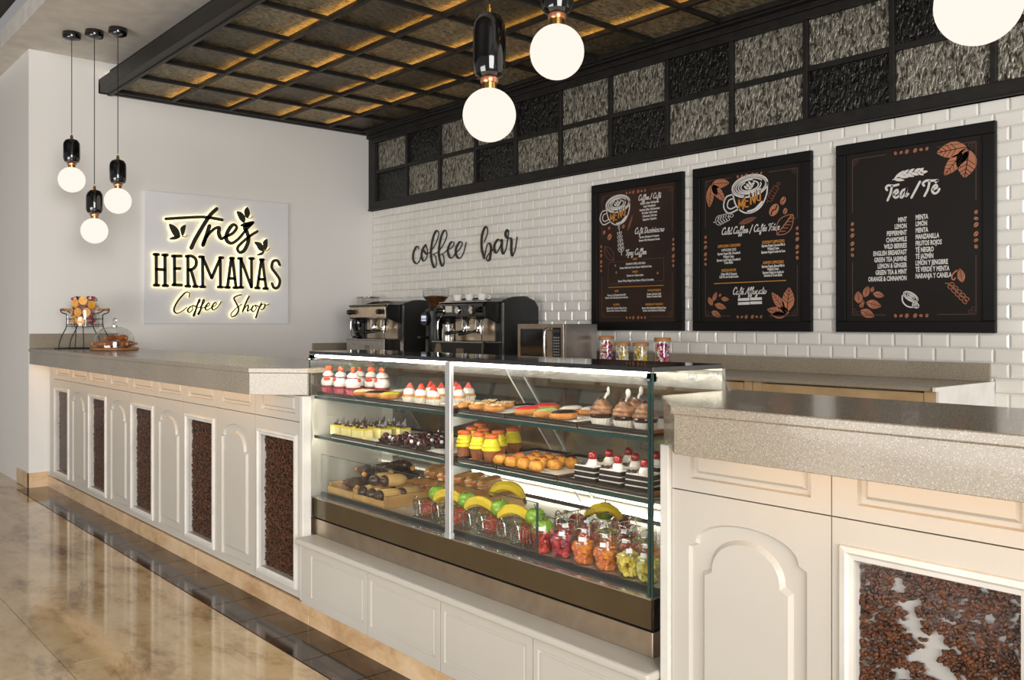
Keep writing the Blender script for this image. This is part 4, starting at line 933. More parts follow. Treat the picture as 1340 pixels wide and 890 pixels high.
# second board (cold coffee)
C2 = (31, 26, 23); t, b, P, f = board('middle framed menu board with large copper leaves and cup drawing', *BX[1], C2, (26, 22, 20)); q = pm(900, 190, 3.559); r = pm(905, 195, 7.119); r2 = pm(905, 310, 7.119)
script(P['h'], 'Cold Coffee / Cafés Fríos', q(288, 398), .43, f); script(P['h2'], 'Café Affogato', q(286, 686), .25, f)
for tx, x, y, k in (('CAPPUCCINO / CAPUCHINO', 192, 469, 'o'), ('CAPPUCCINO COLD', 191, 488, 'w'), ('Espresso Frappé, Milk, Chocolate &', 191, 504, 'w'), ('Whipped Cream', 190, 519, 'w'), ('Espresso, Leche Frappé, Chocolate &', 190, 534, 'w'), ('Crema Batida', 190, 547, 'w'),
                    ('MEXICAN MOCHA', 191, 583, 'o'), ('Coffee, Milk & Cinnamon', 191, 600, 'w'), ('Café Frío con Canela & Leche', 191, 613, 'w'), ('COCONUT CAPPUCCINO', 398, 450, 'o'), ('Espresso Frappé, Coconut Milk &', 398, 466, 'w'), ('Whipped Cream', 398, 481, 'w'), ('Espresso Frappé & Leche de Coco', 398, 496, 'w'),
                    ('ALMOND CAPPUCCINO', 398, 546, 'o'), ('Espresso Frappé, Almond Milk &', 397, 563, 'w'), ('Whipped Cream', 397, 577, 'w'), ('Espresso Frappé con Leche de', 397, 592, 'w'), ('Almendra & Crema Batida', 397, 606, 'w')):
    text(P[k+'3456'[(x > 250)+2*(y > (560 if x < 250 else 530))]], tx, q(x, y), .0225 if k == 'w' else .025, f, sx=.54)
P['l'].stroke([q(124, 645), q(457, 630)], .005, f, .0008, 0)
for y in (581, 618):
    for x0, x1, dy in ((432, 540, 4), (546, 655, -2)): P['w8'].stroke([r2(x0, y+dy), r2(x1, y+dy-4)], .0175, f, .0008, 0, cap=False)
cup_art(P['u'], P['m'], P['c2'], r(540, 345), .132, f); sprig(P['s'], r(205, 685), r(355, 628), 5, .05, .02, f, .004)
for a, b_, w_ in (((190, 325), (355, 315), .062), ((185, 330), (315, 490), .06), ((180, 335), (165, 548), .062), ((195, 340), (240, 430), .04)): leaf(P['c'], r(*a), r(*b_), w_, f, P['v'])
sprig(P['k'], r(700, 500), r(800, 340), 5, .04, .02, f, .004); leaf(P['k2'], r(435, 700), r(610, 635), .035, f, P['v'])
outline_leaf(P['c3'], r(795, 800), r(945, 610), .1, .0045, f); P['c3'].stroke([r(795, 800), r(945, 610)], .004, f, .0008, 0)
for k in range(5):
    for dx, dy in ((25, -60), (70, -5)): P['c3'].stroke([r(820+22*k, 768-30*k), r(820+22*k+dx*.8, 768-30*k+dy*.6)], .0035, f, .0008, 0)
for x, y, rr, an in ((768, 568, .042, .9), (852, 482, .026, 1.1), (872, 578, .02, 1.3)): beanmark(P['b'], P['v'], r(x, y), rr, an, f)
for a, b_, w_ in (((890, 700), (910, 465), .085), ((870, 690), (745, 515), .055), ((895, 720), (700, 675), .06), ((880, 730), (740, 725), .045), ((905, 715), (830, 650), .035)): leaf(P['c2'], r2(*a), r2(*b_), w_, f, P['v'])
for a, b_, w_ in (((200, 600), (235, 510), .03), ((195, 640), (155, 560), .035), ((215, 630), (325, 665), .04), ((185, 695), (275, 745), .04), ((275, 575), (350, 585), .03), ((260, 560), (270, 525), .018)): leaf(P['c2'], r2(*a), r2(*b_), w_, f, P['v'])
finish(b, P, C2)
# third board (tea)
C3 = (32, 27, 25); t, b, P, f = board('rightmost framed menu board with two short columns of white capitals', *BX[2], C3, (29, 25, 23)); q = pm(1085, 150, 3.0695); r = pm(1130, 210, 11.167); r2 = pm(1215, 180, 14.83); r3 = pm(1105, 360, 6.7)
EN = ('MINT', 'LEMON', 'PEPPERMINT', 'CHAMOMILE', 'WILD BERRIES', 'ENGLISH BREAKFAST', 'GREEN TEA JASMINE', 'LEMON & GINGER', 'GREEN TEA & MINT', 'ORANGE & CINNAMON')
ES = ('MENTA', 'LIMÓN', 'MENTA', 'MANZANILLA', 'FRUTOS ROJOS', 'TÉ NEGRO', 'TÉ JAZMÍN', 'LIMÓN Y JENGIBRE', 'TÉ VERDE Y MENTA', 'NARANJA Y CANELA')
for k in range(10):
    text(P['w'], EN[k], q(312, 421+26.2*k), .0365, f, 'RIGHT', .56); text(P['w2'], ES[k], q(347, 414+26.2*k), .0365, f, 'LEFT', .56)
for st in ([(345,435),(328,400),(360,365),(430,370),(512,352)], [(415,375),(395,480),(350,585)], [(445,500),(500,470),(490,430),(455,455),(440,510),(470,545),(525,515)], [(622,420),(570,440),(538,510),(560,542),(610,470),(632,412)], [(632,412),(615,520),(655,488)], [(825,310),(700,545)],
           [(885,370),(868,335),(920,295),(1000,295),(1085,290)], [(965,305),(940,420),(890,520)], [(1018,425),(1070,395),(1065,360),(1030,375),(1003,440),(1035,482),(1085,460),(1108,415)], [(1055,318),(1082,292)]):
    P['h'].stroke([r(*c) for c in st], .0125, f, .0008, 5 if len(st) > 2 else 0)
for a, b_ in (((440,275),(600,290)), ((500,230),(665,245)), ((590,200),(745,235)), ((690,180),(810,212)), ((790,165),(880,215)), ((450,265),(595,145)), ((560,210),(665,130)), ((650,185),(745,118)), ((740,165),(835,115)), ((820,160),(880,108)), ((830,180),(942,158))): leaf(P['s'], r(*a), r(*b_), .017, f)
P['s'].stroke([r(425, 285), r(560, 210), r(830, 172)], .004, f, .0008, 4)
for a, b_, w_ in (((740,180),(150,300),.085), ((660,300),(300,740),.07), ((790,240),(700,790),.10), ((740,200),(560,560),.055)): leaf(P['c'], r2(*a), r2(*b_), w_, f, P['v'])
for a, b_, w_ in (((175,195),(210,95),.04), ((130,250),(118,140),.05), ((190,240),(325,275),.05), ((140,310),(265,365),.05), ((250,160),(350,185),.035), ((235,150),(255,100),.022), ((140,250),(165,285),.03), ((150,240),(175,225),.03)): leaf(P['c2'], r3(*a), r3(*b_), w_, f, P['v'])
P['c3'].stroke([r3(885,72), r3(930,80), r3(1000,150), r3(1060,230)], .0035, f, .0008, 5)
for k in range(5):
    x, y = 915+32*k, 78+32*k
    for dx, dy in ((52, 8), (22, 48)): outline_leaf(P['c3'], r3(x, y), r3(x+dx, y+dy), .02, .0032, f)
P['c4'].stroke([r3(985,-40), r3(950,-8), r3(942,30), r3(960,42), r3(972,25)], .007, f, .0008, 5); leaf(P['c4'], r3(1035, 65), r3(1010, -60), .04, f, P['v'])
E_ = lambda rx, ry, cx, cy: [r3(cx+rx*math.cos(k*PI/12)*.85-ry*math.sin(k*PI/12)*.5, cy+rx*math.cos(k*PI/12)*.5+ry*math.sin(k*PI/12)*.85) for k in range(25)]
for rx, ry in ((72, 36), (58, 27), (36, 16), (16, 7)): P['u'].stroke(E_(rx, ry, 582, 190), .0045, f, .0008, 0)
P['u'].stroke([r3(508,180), r3(510,230), r3(545,270), r3(595,282), r3(640,262)], .0075, f, .0008, 5)
for rx, ry in ((30, 22), (14, 10)): P['u'].stroke(E_(rx, ry, 625, 265), .0055, f, .0008, 0)
finish(b, P, C3)
# ------------------------------------------------------------------ trays on the two shelves
TRAYM = M('dark_tray', (36, 28, 22), .3, coat=.2); TRAYS = M('tray_side_wood', (150, 88, 44), .45); PAPER = M('white_paper', (236, 232, 226), .6, bump=.1, bscale=40)
def tray(label, p0, p1, z, y1, group):
    x0, x1 = xat(p0, -2.948), xat(p1, -2.948)
    t = thing('serving_tray', label, 'tray', ((x0+x1)/2, -2.8, z), group)
    m = MB(); m.box(x0, x1, -2.948, y1, z+.0005, z+.009); m.box(x0, x1, -2.948, -2.94, z+.009, z+.018); m.box(x0, x0+.006, -2.94, y1, z+.009, z+.018); m.box(x0, x1, y1-.008, y1, z+.009, z+.018)
    m.build('tray_base', TRAYM, t, bevel=.0015)
    m = MB(); m.box(x1-.005, x1, -2.94, y1-.008, z+.001, z+.018); m.build('wooden_side', TRAYS, t)
    m = MB(); m.box(x0+.012, x1-.008, -2.936, y1-.02, z+.009, z+.0105); m.build('paper_liner', PAPER, t)
    return (x0, x1)
GT, GM = 'dark trays on the upper shelf', 'dark trays on the middle shelf'
Z1, Z2 = S1+.0106, S2+.0106
tray('upper shelf tray at far left holding strawberry cream cupcakes', 415, 462.5, S1, -2.60, GT)
tray('upper shelf tray of eclairs and small shortcakes left of the post', 464, 581, S1, -2.60, GT)
tray('upper shelf tray of nut pastries just right of the post', 599, 660, S1, -2.60, GT)
tray('upper shelf tray of coloured glazed eclairs right of the nut pastries', 662, 754, S1, -2.60, GT)
tray('upper shelf tray at far right holding chocolate swirl cups', 757, 851, S1, -2.60, GT)
tray('middle shelf tray at far left holding pale cream cake slices', 434, 492, S2, -2.56, GM)
tray('middle shelf tray of dark berry tarts left of the post', 493, 581, S2, -2.56, GM)
tray('middle shelf tray of yellow topped cupcakes right of the post', 599, 648, S2, -2.56, GM)
tray('middle shelf tray of small golden savoury bites', 650, 728, S2, -2.56, GM)
tray('middle shelf tray at far right holding chocolate cherry cake slices', 731, 851, S2, -2.56, GM)

# ------------------------------------------------------------------ pastries
CREAM = M('whipped_cream', (244, 238, 230), .45, sub=.1); SPONGE = M('golden_sponge', (214, 160, 92), .6, nscale=60, col2=(192, 128, 62), bump=.3); STRAW = M('strawberry', (206, 48, 36), .3, nscale=120, col2=(228, 92, 60)); PINK = M('pink_wrapper', (206, 112, 118), .5, nscale=30, col2=(170, 70, 84))
WRAP = M('paper_wrapper', (234, 226, 212), .6); LEAFG = M('green_leaf', (86, 140, 50), .5); JAM = M('red_jam', (176, 24, 34), .15, coat=.4); CHOC = M('dark_chocolate', (56, 32, 22), .25, coat=.2); YICE = M('yellow_icing', (232, 214, 46), .4, sub=.1); ORCAP = M('orange_biscuit', (216, 104, 48), .45)
BROWN = M('brown_muffin', (158, 96, 52), .6, nscale=50, col2=(124, 70, 36)); CRUST = M('crust', (216, 156, 80), .5, nscale=25, col2=(190, 118, 50), bump=.3, bscale=80)
def straw_cup():
    t = thing('cream_cupcake', '', 'cupcake')
    m = MB(); m.lathe([(.001, 0), (.024, 0), (.031, .026), (.001, .027)], n=40, flute=.05, fn=20); m.build('wrapper', PINK, t)
    m = MB(); m.lathe([(.001, .024), (.029, .024), (.033, .029), (.032, .035), (.001, .036)], n=20); m.build('sponge', M('red_sponge', (150, 40, 44), .6, nscale=50, col2=(110, 24, 30)), t, smooth=True)
    m = MB(); m.lathe([(.001, .033), (.029, .034), (.0335, .045), (.033, .056), (.027, .068), (.017, .074), (.001, .075)], n=22); m.build('lower_cream', CREAM, t, smooth=True)
    m = MB(); m.lathe([(.001, .07), (.018, .071), (.0225, .0745), (.016, .079), (.001, .08)], n=20, flute=.16, fn=4); m.build('jam', JAM, t, smooth=True)
    m = MB(); m.lathe([(.001, .074), (.024, .076), (.0265, .083), (.02, .093), (.009, .1), (.001, .101)], n=18); m.build('upper_cream', CREAM, t, smooth=True)
    m = MB(); m.sphere((.014, -.0235, .064), .0135, 12, 8, (1.2, .5, .8), .55); m.sphere((-.012, -.02, .052), .009, 10, 6, (1.1, .6, .7), -.4); m.build('red_strawberry_slice', STRAW, t, smooth=True)
    m = MB(); m.sphere((0, 0, .108), .0165, 14, 8, (1.1, .6, 1.0), .8); s_ = m.build('strawberry', M('orange_strawberry', (204, 58, 34), .3, nscale=90, col2=(226, 110, 60)), t, smooth=True)
    m = MB()
    for a in (0, 1.2, 2.4, 3.6): m.obox((.010+.007*math.cos(a), .008+.007*math.sin(a), .121), .016, .006, .0018, a, .3, -.5)
    m.build('stalk_leaves', LEAFG, s_); return t
def short():
    t = thing('strawberry_shortcake', '', 'cake')
    m = MB(); m.lathe([(.001, 0), (.022, 0), (.03, .024), (.028, .024), (.021, .003), (.001, .003)], n=36, flute=.04, fn=18); m.build('paper_cup', WRAP, t)
    m = MB(); m.lathe([(.001, .004), (.022, .004), (.029, .026), (.026, .034), (.001, .036)], n=20); m.build('sponge', SPONGE, t, smooth=True)
    m = MB(); m.lathe([(.001, .032), (.024, .033), (.024, .045), (.017, .055), (.001, .058)], n=18); m.build('cream', CREAM, t, smooth=True)
    m = MB(); m.prism([(-.019, 0), (.019, 0), (.002, .028)], -.008, .008, lambda a, b, z: (a*.7-z*.7, a*.7+z*.7, b+.052)); m.build('strawberry_half', STRAW, t, bevel=.002)
    return t
def capsule(m, L, r, sz=.8, z=0, bend=0, n=9):
    pts = []; rad = []
    for k in range(n+1):
        q = -1+2*k/n; pts.append((bend*(1-q*q), q*L/2, z)); rad.append(r*max(.12, (1-abs(q)**3.2))**.5)
    b0 = len(m.v); m.tube(pts, rad, 12)
    m.v[b0:] = [(x, y, z+(zz-z)*sz) for x, y, zz in [tuple(v) for v in m.v[b0:]]]
def eclair(name, top, lbl='glazed_eclair'):
    t = thing(lbl, '', 'eclair')
    m = MB(); capsule(m, .105, .021, .75, .0158); m.build('bun', CRUST, t, smooth=True)
    m = MB(); capsule(m, .095, .019, .5, .0235); m.build('icing', top, t, smooth=True)
    m = MB(); m.lathe([(.024, .004), (.026, .0045), (.001, .0012), (.001, .0)][::-1], n=14, sx=.85, sy=2.0); m.build('paper_case', WRAP, t); return t
def nutp():
    t = thing('nut_pastry', '', 'pastry')
    m = MB(); capsule(m, .085, .026, .5, .0132); m.build('dough', CRUST, t, smooth=True)
    m = MB(); rnd = random.Random(4)
    for _ in range(34): m.obox((rnd.uniform(-.018, .018), rnd.uniform(-.033, .033), .024+rnd.uniform(0, .003)), .009, .005, .003, rnd.uniform(0, 3), rnd.uniform(-.5, .5), rnd.uniform(-.5, .5))
    k = m.build('nut_flakes', M('nut_flakes', (232, 212, 172), .6, nscale=50, col2=(196, 160, 104)), t); k['kind'] = 'stuff'; return t
SWIRL = M('chocolate_cream', (150, 104, 68), .5, nscale=30, col2=(88, 54, 32), contrast=(.42, .58))
def swirl():
    t = thing('chocolate_swirl_cup', '', 'dessert')
    m = MB(); m.lathe([(.001, 0), (.027, 0), (.035, .024), (.033, .024), (.026, .003), (.001, .003)], n=40, flute=.03, fn=20); m.build('paper_cup', WRAP, t)
    m = MB(); m.lathe([(.001, .004), (.026, .004), (.035, .025), (.0365, .032), (.031, .039), (.001, .04)], n=20); m.build('chocolate_base', CHOC, t, smooth=True)
    m = MB(); prof = [(.001, .035)]
    for k in range(26):
        q = k/25; prof.append((.036*(1-.62*q**1.7)*(1+.05*math.sin(q*2*PI*3.0)), .036+.042*q))
    m.lathe(prof+[(.001, .079)], n=30, flute=.09, fn=5, twist=.34); m.build('piped_cream', SWIRL, t, smooth=True)
    m = MB(); m.lathe([(.001, .076), (.013, .076), (.011, .082), (.001, .086)], n=12); m.build('chocolate_tip', CHOC, t, smooth=True)
    m = MB(); m.tube([(.004, 0, .07), (.012, 0, .086), (.018, 0, .098)], .0038, 8); m.sphere((.021, 0, .104), .0095, 10, 6, (.5, .9, 1.5)); m.build('clear_spoon', M('clear_plastic', (206, 196, 186), .1, coat=.5), t, smooth=True)
    return t
CAKE = M('pale_cake', (240, 230, 172), .6, nscale=40, col2=(232, 216, 140), sub=.1)
def slice_():
    t = thing('cream_cake_slice', '', 'cake')
    m = MB(); m.box(-.037, .037, -.028, .028, 0, .038); m.build('cake', CAKE, t, bevel=.003)
    m = MB(); m.box(-.0375, .0375, -.0285, .0285, .036, .043); m.build('custard_top', M('custard', (238, 212, 70), .35), t, bevel=.003)
    m = MB(); m.sphere((.0, 0, .046), .012, 12, 6, (1.2, 1, .6)); m.build('cream_dollop', CREAM, t, smooth=True)
    m = MB(); m.prism([(-.012, 0), (.016, 0), (.014, .038)], -.0015, .0015, lambda a, b, z: (a*.7-z*.7+.006, a*.7+z*.7+.004, b+.044)); m.prism([(-.014, 0), (.008, 0), (.006, .028)], -.0015, .0015, lambda a, b, z: (a*.7-z*.7-.014, a*.7+z*.7-.008, b+.043))
    for k in range(5): m.obox((-.018+.008*k, -.012+.006*(k % 3), .047), .012, .009, .004, k, .4*k, .3)
    m.build('chocolate_shards', CHOC, t); return t
BERRY = M('dark_berry', (74, 16, 24), .25, nscale=30, col2=(44, 10, 18), coat=.3)
def tart():
    t = thing('berry_tart', '', 'tart')
    m = MB(); m.lathe([(.001, 0), (.026, 0), (.034, .017), (.031, .018), (.001, .013)], n=36, flute=.03, fn=18); m.build('tart_shell', CHOC, t)
    m = MB(); rnd = random.Random(2)
    for k in range(9):
        a = k*2.4; rr = .022*math.sqrt(k/9); m.sphere((rr*math.cos(a), rr*math.sin(a), .022+(.010 if k < 3 else 0)), .0105, 10, 6)
    m.build('berries', BERRY, t, smooth=True)
    m = MB(); m.sphere((.014, -.016, .025), .008, 10, 6); m.build('cream_dot', CREAM, t, smooth=True); return t
def ycup():
    t = thing('yellow_cupcake', '', 'cupcake')
    m = MB(); m.lathe([(.001, 0), (.021, 0), (.029, .036), (.03, .042), (.001, .044)], n=44, flute=.04, fn=22); m.build('muffin', BROWN, t)
    m = MB(); prof = [(.001, .04)]
    for k in range(17):
        q = k/16; prof.append(((.033-.011*q**1.5)*(1+.045*math.sin(q*2*PI*3.2)), .041+.042*q))
    m.lathe(prof+[(.001, .084)], n=24); m.build('yellow_cream', YICE, t, smooth=True)
    m = MB(); m.lathe([(.001, .083), (.022, .083), (.0245, .088), (.023, .095), (.014, .098), (.001, .098)], n=22); m.build('biscuit_cap', ORCAP, t, smooth=True); return t
def bite():
    t = thing('savoury_bite', '', 'pastry')
    m = MB(); m.lathe([(.001, 0), (.014, 0), (.02, .004), (.0235, .011), (.0225, .019), (.018, .026), (.01, .0305), (.001, .0315)], n=20, flute=.035, fn=9, twist=.2); m.build('golden_dough', M('golden_dough', (232, 172, 70), .5, nscale=70, col2=(204, 128, 40), bump=.3), t, smooth=True)
    m = MB()
    for k in range(4): m.obox((.007*math.cos(k*1.7), .007*math.sin(k*1.7), .031), .01, .007, .004, k, .3, .2)
    m.build('red_topping', M('red_topping', (176, 62, 34), .4), t, bevel=.001); return t
def forest():
    t = thing('cherry_cake_slice', '', 'cake'); DK = M('dark_sponge', (44, 24, 20), .7, nscale=80, col2=(30, 15, 12), bump=.4)
    for k in range(3):
        m = MB(); m.box(-.042, .042, -.03, .03, .001+.0165*k, .0135+.0165*k); m.build('sponge_layer', DK, t, bevel=.002)
        m = MB(); m.box(-.0425+.001*k, .0425-.0012*k, -.0305+.0008*k, .0305, .0135+.0165*k, .0175+.0165*k); m.build('cream_layer', CREAM, t, bevel=.002)
    m = MB(); m.lathe([(.001, .049), (.018, .05), (.017, .06), (.011, .068), (.001, .07)], (.008, 0, 0), 16); m.build('cream_dollop', CREAM, t, smooth=True)
    m = MB(); m.sphere((.008, 0, .078), .0142, 16, 10); c = m.build('cherry', M('cherry', (150, 14, 24), .12, coat=.6), t, smooth=True)
    m = MB(); rnd = random.Random(5)
    for k in range(9): m.obox((-.026+rnd.uniform(-.012, .012), rnd.uniform(-.02, .02), .055), .014, .009, .003, rnd.uniform(0, 3), rnd.uniform(-.6, .6), rnd.uniform(-.6, .6))
    m.build('chocolate_shavings', M('chocolate_curl', (70, 50, 36), .5), t); return t
ROW = ('front row', 'second row', 'third row', 'back row')
def rows(proto, what, where, z, spec, group, rz=0, jit=.3, rowword=True, scale=1):
    rnd = random.Random(len(what))
    for r, (y, pxs) in enumerate(spec):
        for i, px in enumerate(pxs):
            rn = ROW[r] if len(spec) > 1 else 'row'
            lab = '%s, %s, %s %s' % (what, order(i, len(pxs)), rn, where) if len(pxs) > 1 else '%s alone in %s %s' % (what, rn, where)
            place(proto, (xat(px, y), y, z), rz+rnd.uniform(-jit, jit), lab, group, scale)
rows(straw_cup(), 'tall strawberry cream cupcake', 'at the upper left', Z1, ((-2.895, (430, 446, 462)), (-2.80, (471, 486, 500))), 'strawberry cream cupcakes', 0, 2.6, scale=1)
ec = {}
for nm_, col in (('choc', CHOC), ('yellow', M('lime_icing', (212, 208, 60), .2, coat=.4)), ('green', M('pistachio_icing', (160, 176, 110), .25, coat=.4)), ('white', M('white_icing', (240, 236, 228), .2, coat=.4)), ('red', M('red_icing', (206, 58, 54), .2, coat=.4)), ('sesame', M('sesame_top', (222, 186, 130), .5, nscale=160, col2=(240, 220, 180)))): ec[nm_] = eclair(nm_, col)
GE = 'glazed eclairs on the upper shelf'
for nm_, px, y, lb in (('sesame', 477, -2.885, 'sesame topped eclair beside the strawberry cupcakes on the upper shelf'), ('choc', 493, -2.885, 'chocolate eclair in front, left of the lime yellow one'), ('yellow', 511, -2.885, 'lime yellow glazed eclair in the front of the left upper shelf'),
                       ('green', 508, -2.76, 'dull green glazed eclair behind the chocolate and lime ones'), ('white', 525, -2.76, 'white glazed eclair behind the lime yellow one'),
                       ('red', 690, -2.885, 'red glazed eclair in front, left of the pale green one'), ('red', 716, -2.75, 'red glazed eclair behind the other red one'), ('green', 715, -2.885, 'pale green glazed eclair in front of the right upper shelf'),
                       ('choc', 738, -2.885, 'dark chocolate eclair in front, beside the chocolate swirl cups'), ('white', 748, -2.76, 'white glazed eclair behind the pale green one'), ('white', 776, -2.72, 'white glazed eclair behind the left chocolate swirl cup')):
    place(ec[nm_], (xat(px, y), y, Z1), random.uniform(-.2, .2), lb, GE)
rows(short(), 'small strawberry shortcake in a paper cup', 'on the upper shelf', Z1, ((-2.90, (536, 551, 567)), (-2.80, (563, 577, 600)), (-2.70, (596, 613))), 'strawberry shortcakes', 0, .8)
rows(nutp(), 'flat nut topped pastry', 'right of the post', Z1, ((-2.89, (609, 627, 647)), (-2.79, (640, 660))), 'nut topped pastries', .3, .3)
rows(swirl(), 'chocolate cream swirl cup with clear spoon', 'at the upper right', Z1, ((-2.90, (787, 817, 845)), (-2.80, (832,))), 'chocolate swirl cups', .4, .7)
rows(slice_(), 'pale yellow cake slice with chocolate shards', 'of the middle shelf', Z2, ((-2.905, (445, 459, 474)), (-2.83, (472, 486, 500)), (-2.755, (498, 511, 525))), 'pale cake slices', 0, .12)
rows(tart(), 'dark berry tart', 'left of the post', Z2, ((-2.90, (506, 521, 537, 554)), (-2.82, (532, 547, 562, 577)), (-2.74, (558, 573))), 'dark berry tarts', 0, 1)
rows(ycup(), 'tall yellow cupcake with orange biscuit cap', 'right of the post', Z2, ((-2.90, (608, 626, 643)), (-2.80, (618, 633, 652)), (-2.70, (628, 671))), 'yellow cupcakes', 0, 1)
rows(bite(), 'small golden savoury bite', 'of the middle shelf tray', Z2, ((-2.905, (655, 670, 686, 702)), (-2.84, (680, 695, 711, 726)), (-2.775, (702, 717, 733, 749))), 'golden savoury bites', 0, 1.5, True, 1.12)
rows(forest(), 'chocolate cherry cake slice', 'at the right of the middle shelf', Z2, ((-2.905, (773, 806, 841)), (-2.83, (795, 829)), (-2.755, (820, 856))), 'cherry cake slices', 0, .06)

# ------------------------------------------------------------------ bottom deck: crates, breads, baskets, fruit, fruit cups
PINE = M('pine_crate', (222, 178, 112), .55, nscale=9, col2=(196, 146, 84))
def crate(label, x0, x1, y0, y1, h):
    t = thing('wooden_crate', label, 'crate', ((x0+x1)/2, (y0+y1)/2, DECK), 'wooden crates on the case deck')
    m = MB(); m.box(x0, x1, y0, y1, DECK+.001, DECK+.009); m.build('bottom', PINE, t)
    for a in ((x0, x1, y0, y0+.008), (x0, x1, y1-.008, y1)):
        m = MB(); m.box(a[0], a[1], a[2], a[3], DECK+.009, DECK+h-.012); m.build('side_plank', PINE, t, bevel=.002)
    for a in ((x0, x0+.012), (x1-.012, x1)):
        m = MB(); m.box(a[0], a[1], y0+.008, y1-.008, DECK+.009, DECK+h+.004); m.build('end_plank', PINE, t, bevel=.002)
crate('wooden crate of chocolate croissants at the far left of the case', 4.30, 4.515, -2.91, -2.48, .048)
crate('wooden crate of pale filled rolls, in front beside the wire baskets', 4.522, 4.76, -2.91, -2.68, .045)
crate('wooden crate of sandwiches at the back, behind the bananas', 4.522, 5.08, -2.67, -2.42, .055)
DCH = M('chocolate_glaze', (74, 42, 30), .25, coat=.4, nscale=12, col2=(52, 28, 20))
def croissant(mat_):
    t = thing('chocolate_croissant', '', 'croissant'); m = MB(); pts = []; rad = []
    for k in range(15):
        q = -1+2*k/14; pts.append((.022*(1-q*q), q*.052, .021)); rad.append(.0215*(1-.75*abs(q)**1.6)*(1+.08*math.sin(k*2.2)))
    m.tube(pts, rad, 12); m.build('glazed_body', mat_, t, smooth=True)
    m = MB()
    for s in (-1, 1): m.sphere((.001, s*.054, .021), .0085, 8, 6)
    m.build('golden_tip', CRUST, t, smooth=True); return t
cr = croissant(DCH); n = 0
for r, y in enumerate((-2.86, -2.785, -2.71, -2.635, -2.56)):
    place(cr, (4.405, y, DECK+.016), PI/2+random.uniform(-.15, .15), 'chocolate glazed croissant in the left crate, '+('first from the front', 'second from the front', 'middle one of the lower layer', 'second from the back', 'last at the back')[r], 'chocolate croissants', 1.45)
for i in range(3): place(cr, (4.40+.012*(i % 2), -2.80+.1*i, DECK+.067), PI/2+.35*(i-1), 'chocolate croissant lying on top in the left crate, '+('nearest the glass', 'middle one', 'farthest back')[i], 'chocolate croissants', 1.45)
def roll():
    t = thing('filled_roll', '', 'bread roll'); m = MB(); capsule(m, .10, .026, .9, .0235); m.build('bread', M('pale_bread', (228, 190, 124), .55, nscale=14, col2=(206, 156, 86)), t, smooth=True)
    m = MB(); m.sphere((0, -.04, .024), .0235, 14, 8, (1, .8, .9)); m.build('chocolate_end', DCH, t, smooth=True); return t
ro = roll()
for i, (x, y, z, rz) in enumerate(((4.57, -2.845, 0, .0), (4.635, -2.845, 0, .1), (4.70, -2.845, 0, -.05), (4.57, -2.74, 0, .05), (4.635, -2.74, 0, -.1), (4.70, -2.74, 0, .1), (4.61, -2.82, .042, .2), (4.67, -2.80, .042, -.1))):
    place(ro, (x, y, DECK+.016+z*1.25), rz, 'pale roll with chocolate end, '+('%s, %s layer of its crate' % (order(i % 3, 3), ('front bottom', 'back bottom')[i//3]) if i < 6 else ('left' if i == 6 else 'right')+' one on top of the crate of rolls'), 'pale filled rolls', 1.15)
def sandwich():
    t = thing('baguette_sandwich', '', 'sandwich'); BR = M('toasted_bread', (238, 190, 112), .5, nscale=16, col2=(216, 146, 72), bump=.2)
    m = MB(); capsule(m, .165, .03, .5, .0165); m.build('lower_bread', BR, t, smooth=True)
    m = MB(); m.box(-.027, .027, -.066, .066, .022, .030); m.build('ham', M('ham', (222, 150, 130), .4), t, bevel=.003)
    m = MB(); m.box(-.029, .025, -.06, .064, .029, .034); m.build('cheese', M('cheese', (244, 226, 170), .4), t, bevel=.002)
    m = MB(); capsule(m, .165, .028, .45, .041); m.build('upper_bread', BR, t, smooth=True); return t
sw = sandwich()
for i in range(7): place(sw, (4.575+.075*i, -2.545, DECK+.0095), .12*math.sin(i*2), 'toasted baguette sandwich in the back crate, '+order(i, 7)+' at the bottom', 'baguette sandwiches')
for i in range(5): place(sw, (4.62+.095*i, -2.55, DECK+.072), .5+.2*math.sin(i*3), 'toasted baguette sandwich lying slanted on top in the back crate, '+order(i, 5), 'baguette sandwiches')

WIRE = M('chrome_wire', (206, 206, 204), .15, 1)
def basket(label, x0, x1, y0, y1, h=.06):
    t = thing('wire_basket', label, 'basket', ((x0+x1)/2, (y0+y1)/2, DECK), 'wire fruit baskets on the case deck'); z0 = DECK+.0035
    m = MB()
    for z in (z0, z0+h*.5): m.tube([(x0, y0, z), (x1, y0, z), (x1, y1, z), (x0, y1, z)], .0016, 6, closed=True)
    for k in range(1, 9):
        x = x0+(x1-x0)*k/9; m.tube([(x, y0, z0+h), (x, y0, z0), (x, y1, z0), (x, y1, z0+h)], .0013, 6)
    for k in range(1, 9):
        y = y0+(y1-y0)*k/9; m.tube([(x0, y, z0+h), (x0, y, z0), (x1, y, z0), (x1, y, z0+h)], .0013, 6)
    m.build('wire_mesh', WIRE, t)
    m = MB(); m.tube([(x0, y0, z0+h), (x1, y0, z0+h), (x1, y1, z0+h), (x0, y1, z0+h)], .0026, 8, closed=True); m.build('rim', WIRE, t)
    for s in (0, 1):
        x = x0+.03 if s == 0 else x1-.03
        m = MB(); m.tube([(x-.02, y0, z0+.01), (x-.02, y0-.004, z0+h*.9), (x-.008, y0-.006, z0+h+.018), (x+.008, y0-.006, z0+h+.018), (x+.02, y0-.004, z0+h*.9), (x+.02, y0, z0+.01)], .0024, 8, 4); m.build('front_loop', WIRE, t, smooth=True)
ed = [xat(p, -2.90) for p in (538, 576, 618, 664, 708)]
ed = [max(e, 4.775) if i == 0 else e for i, e in enumerate(ed)]
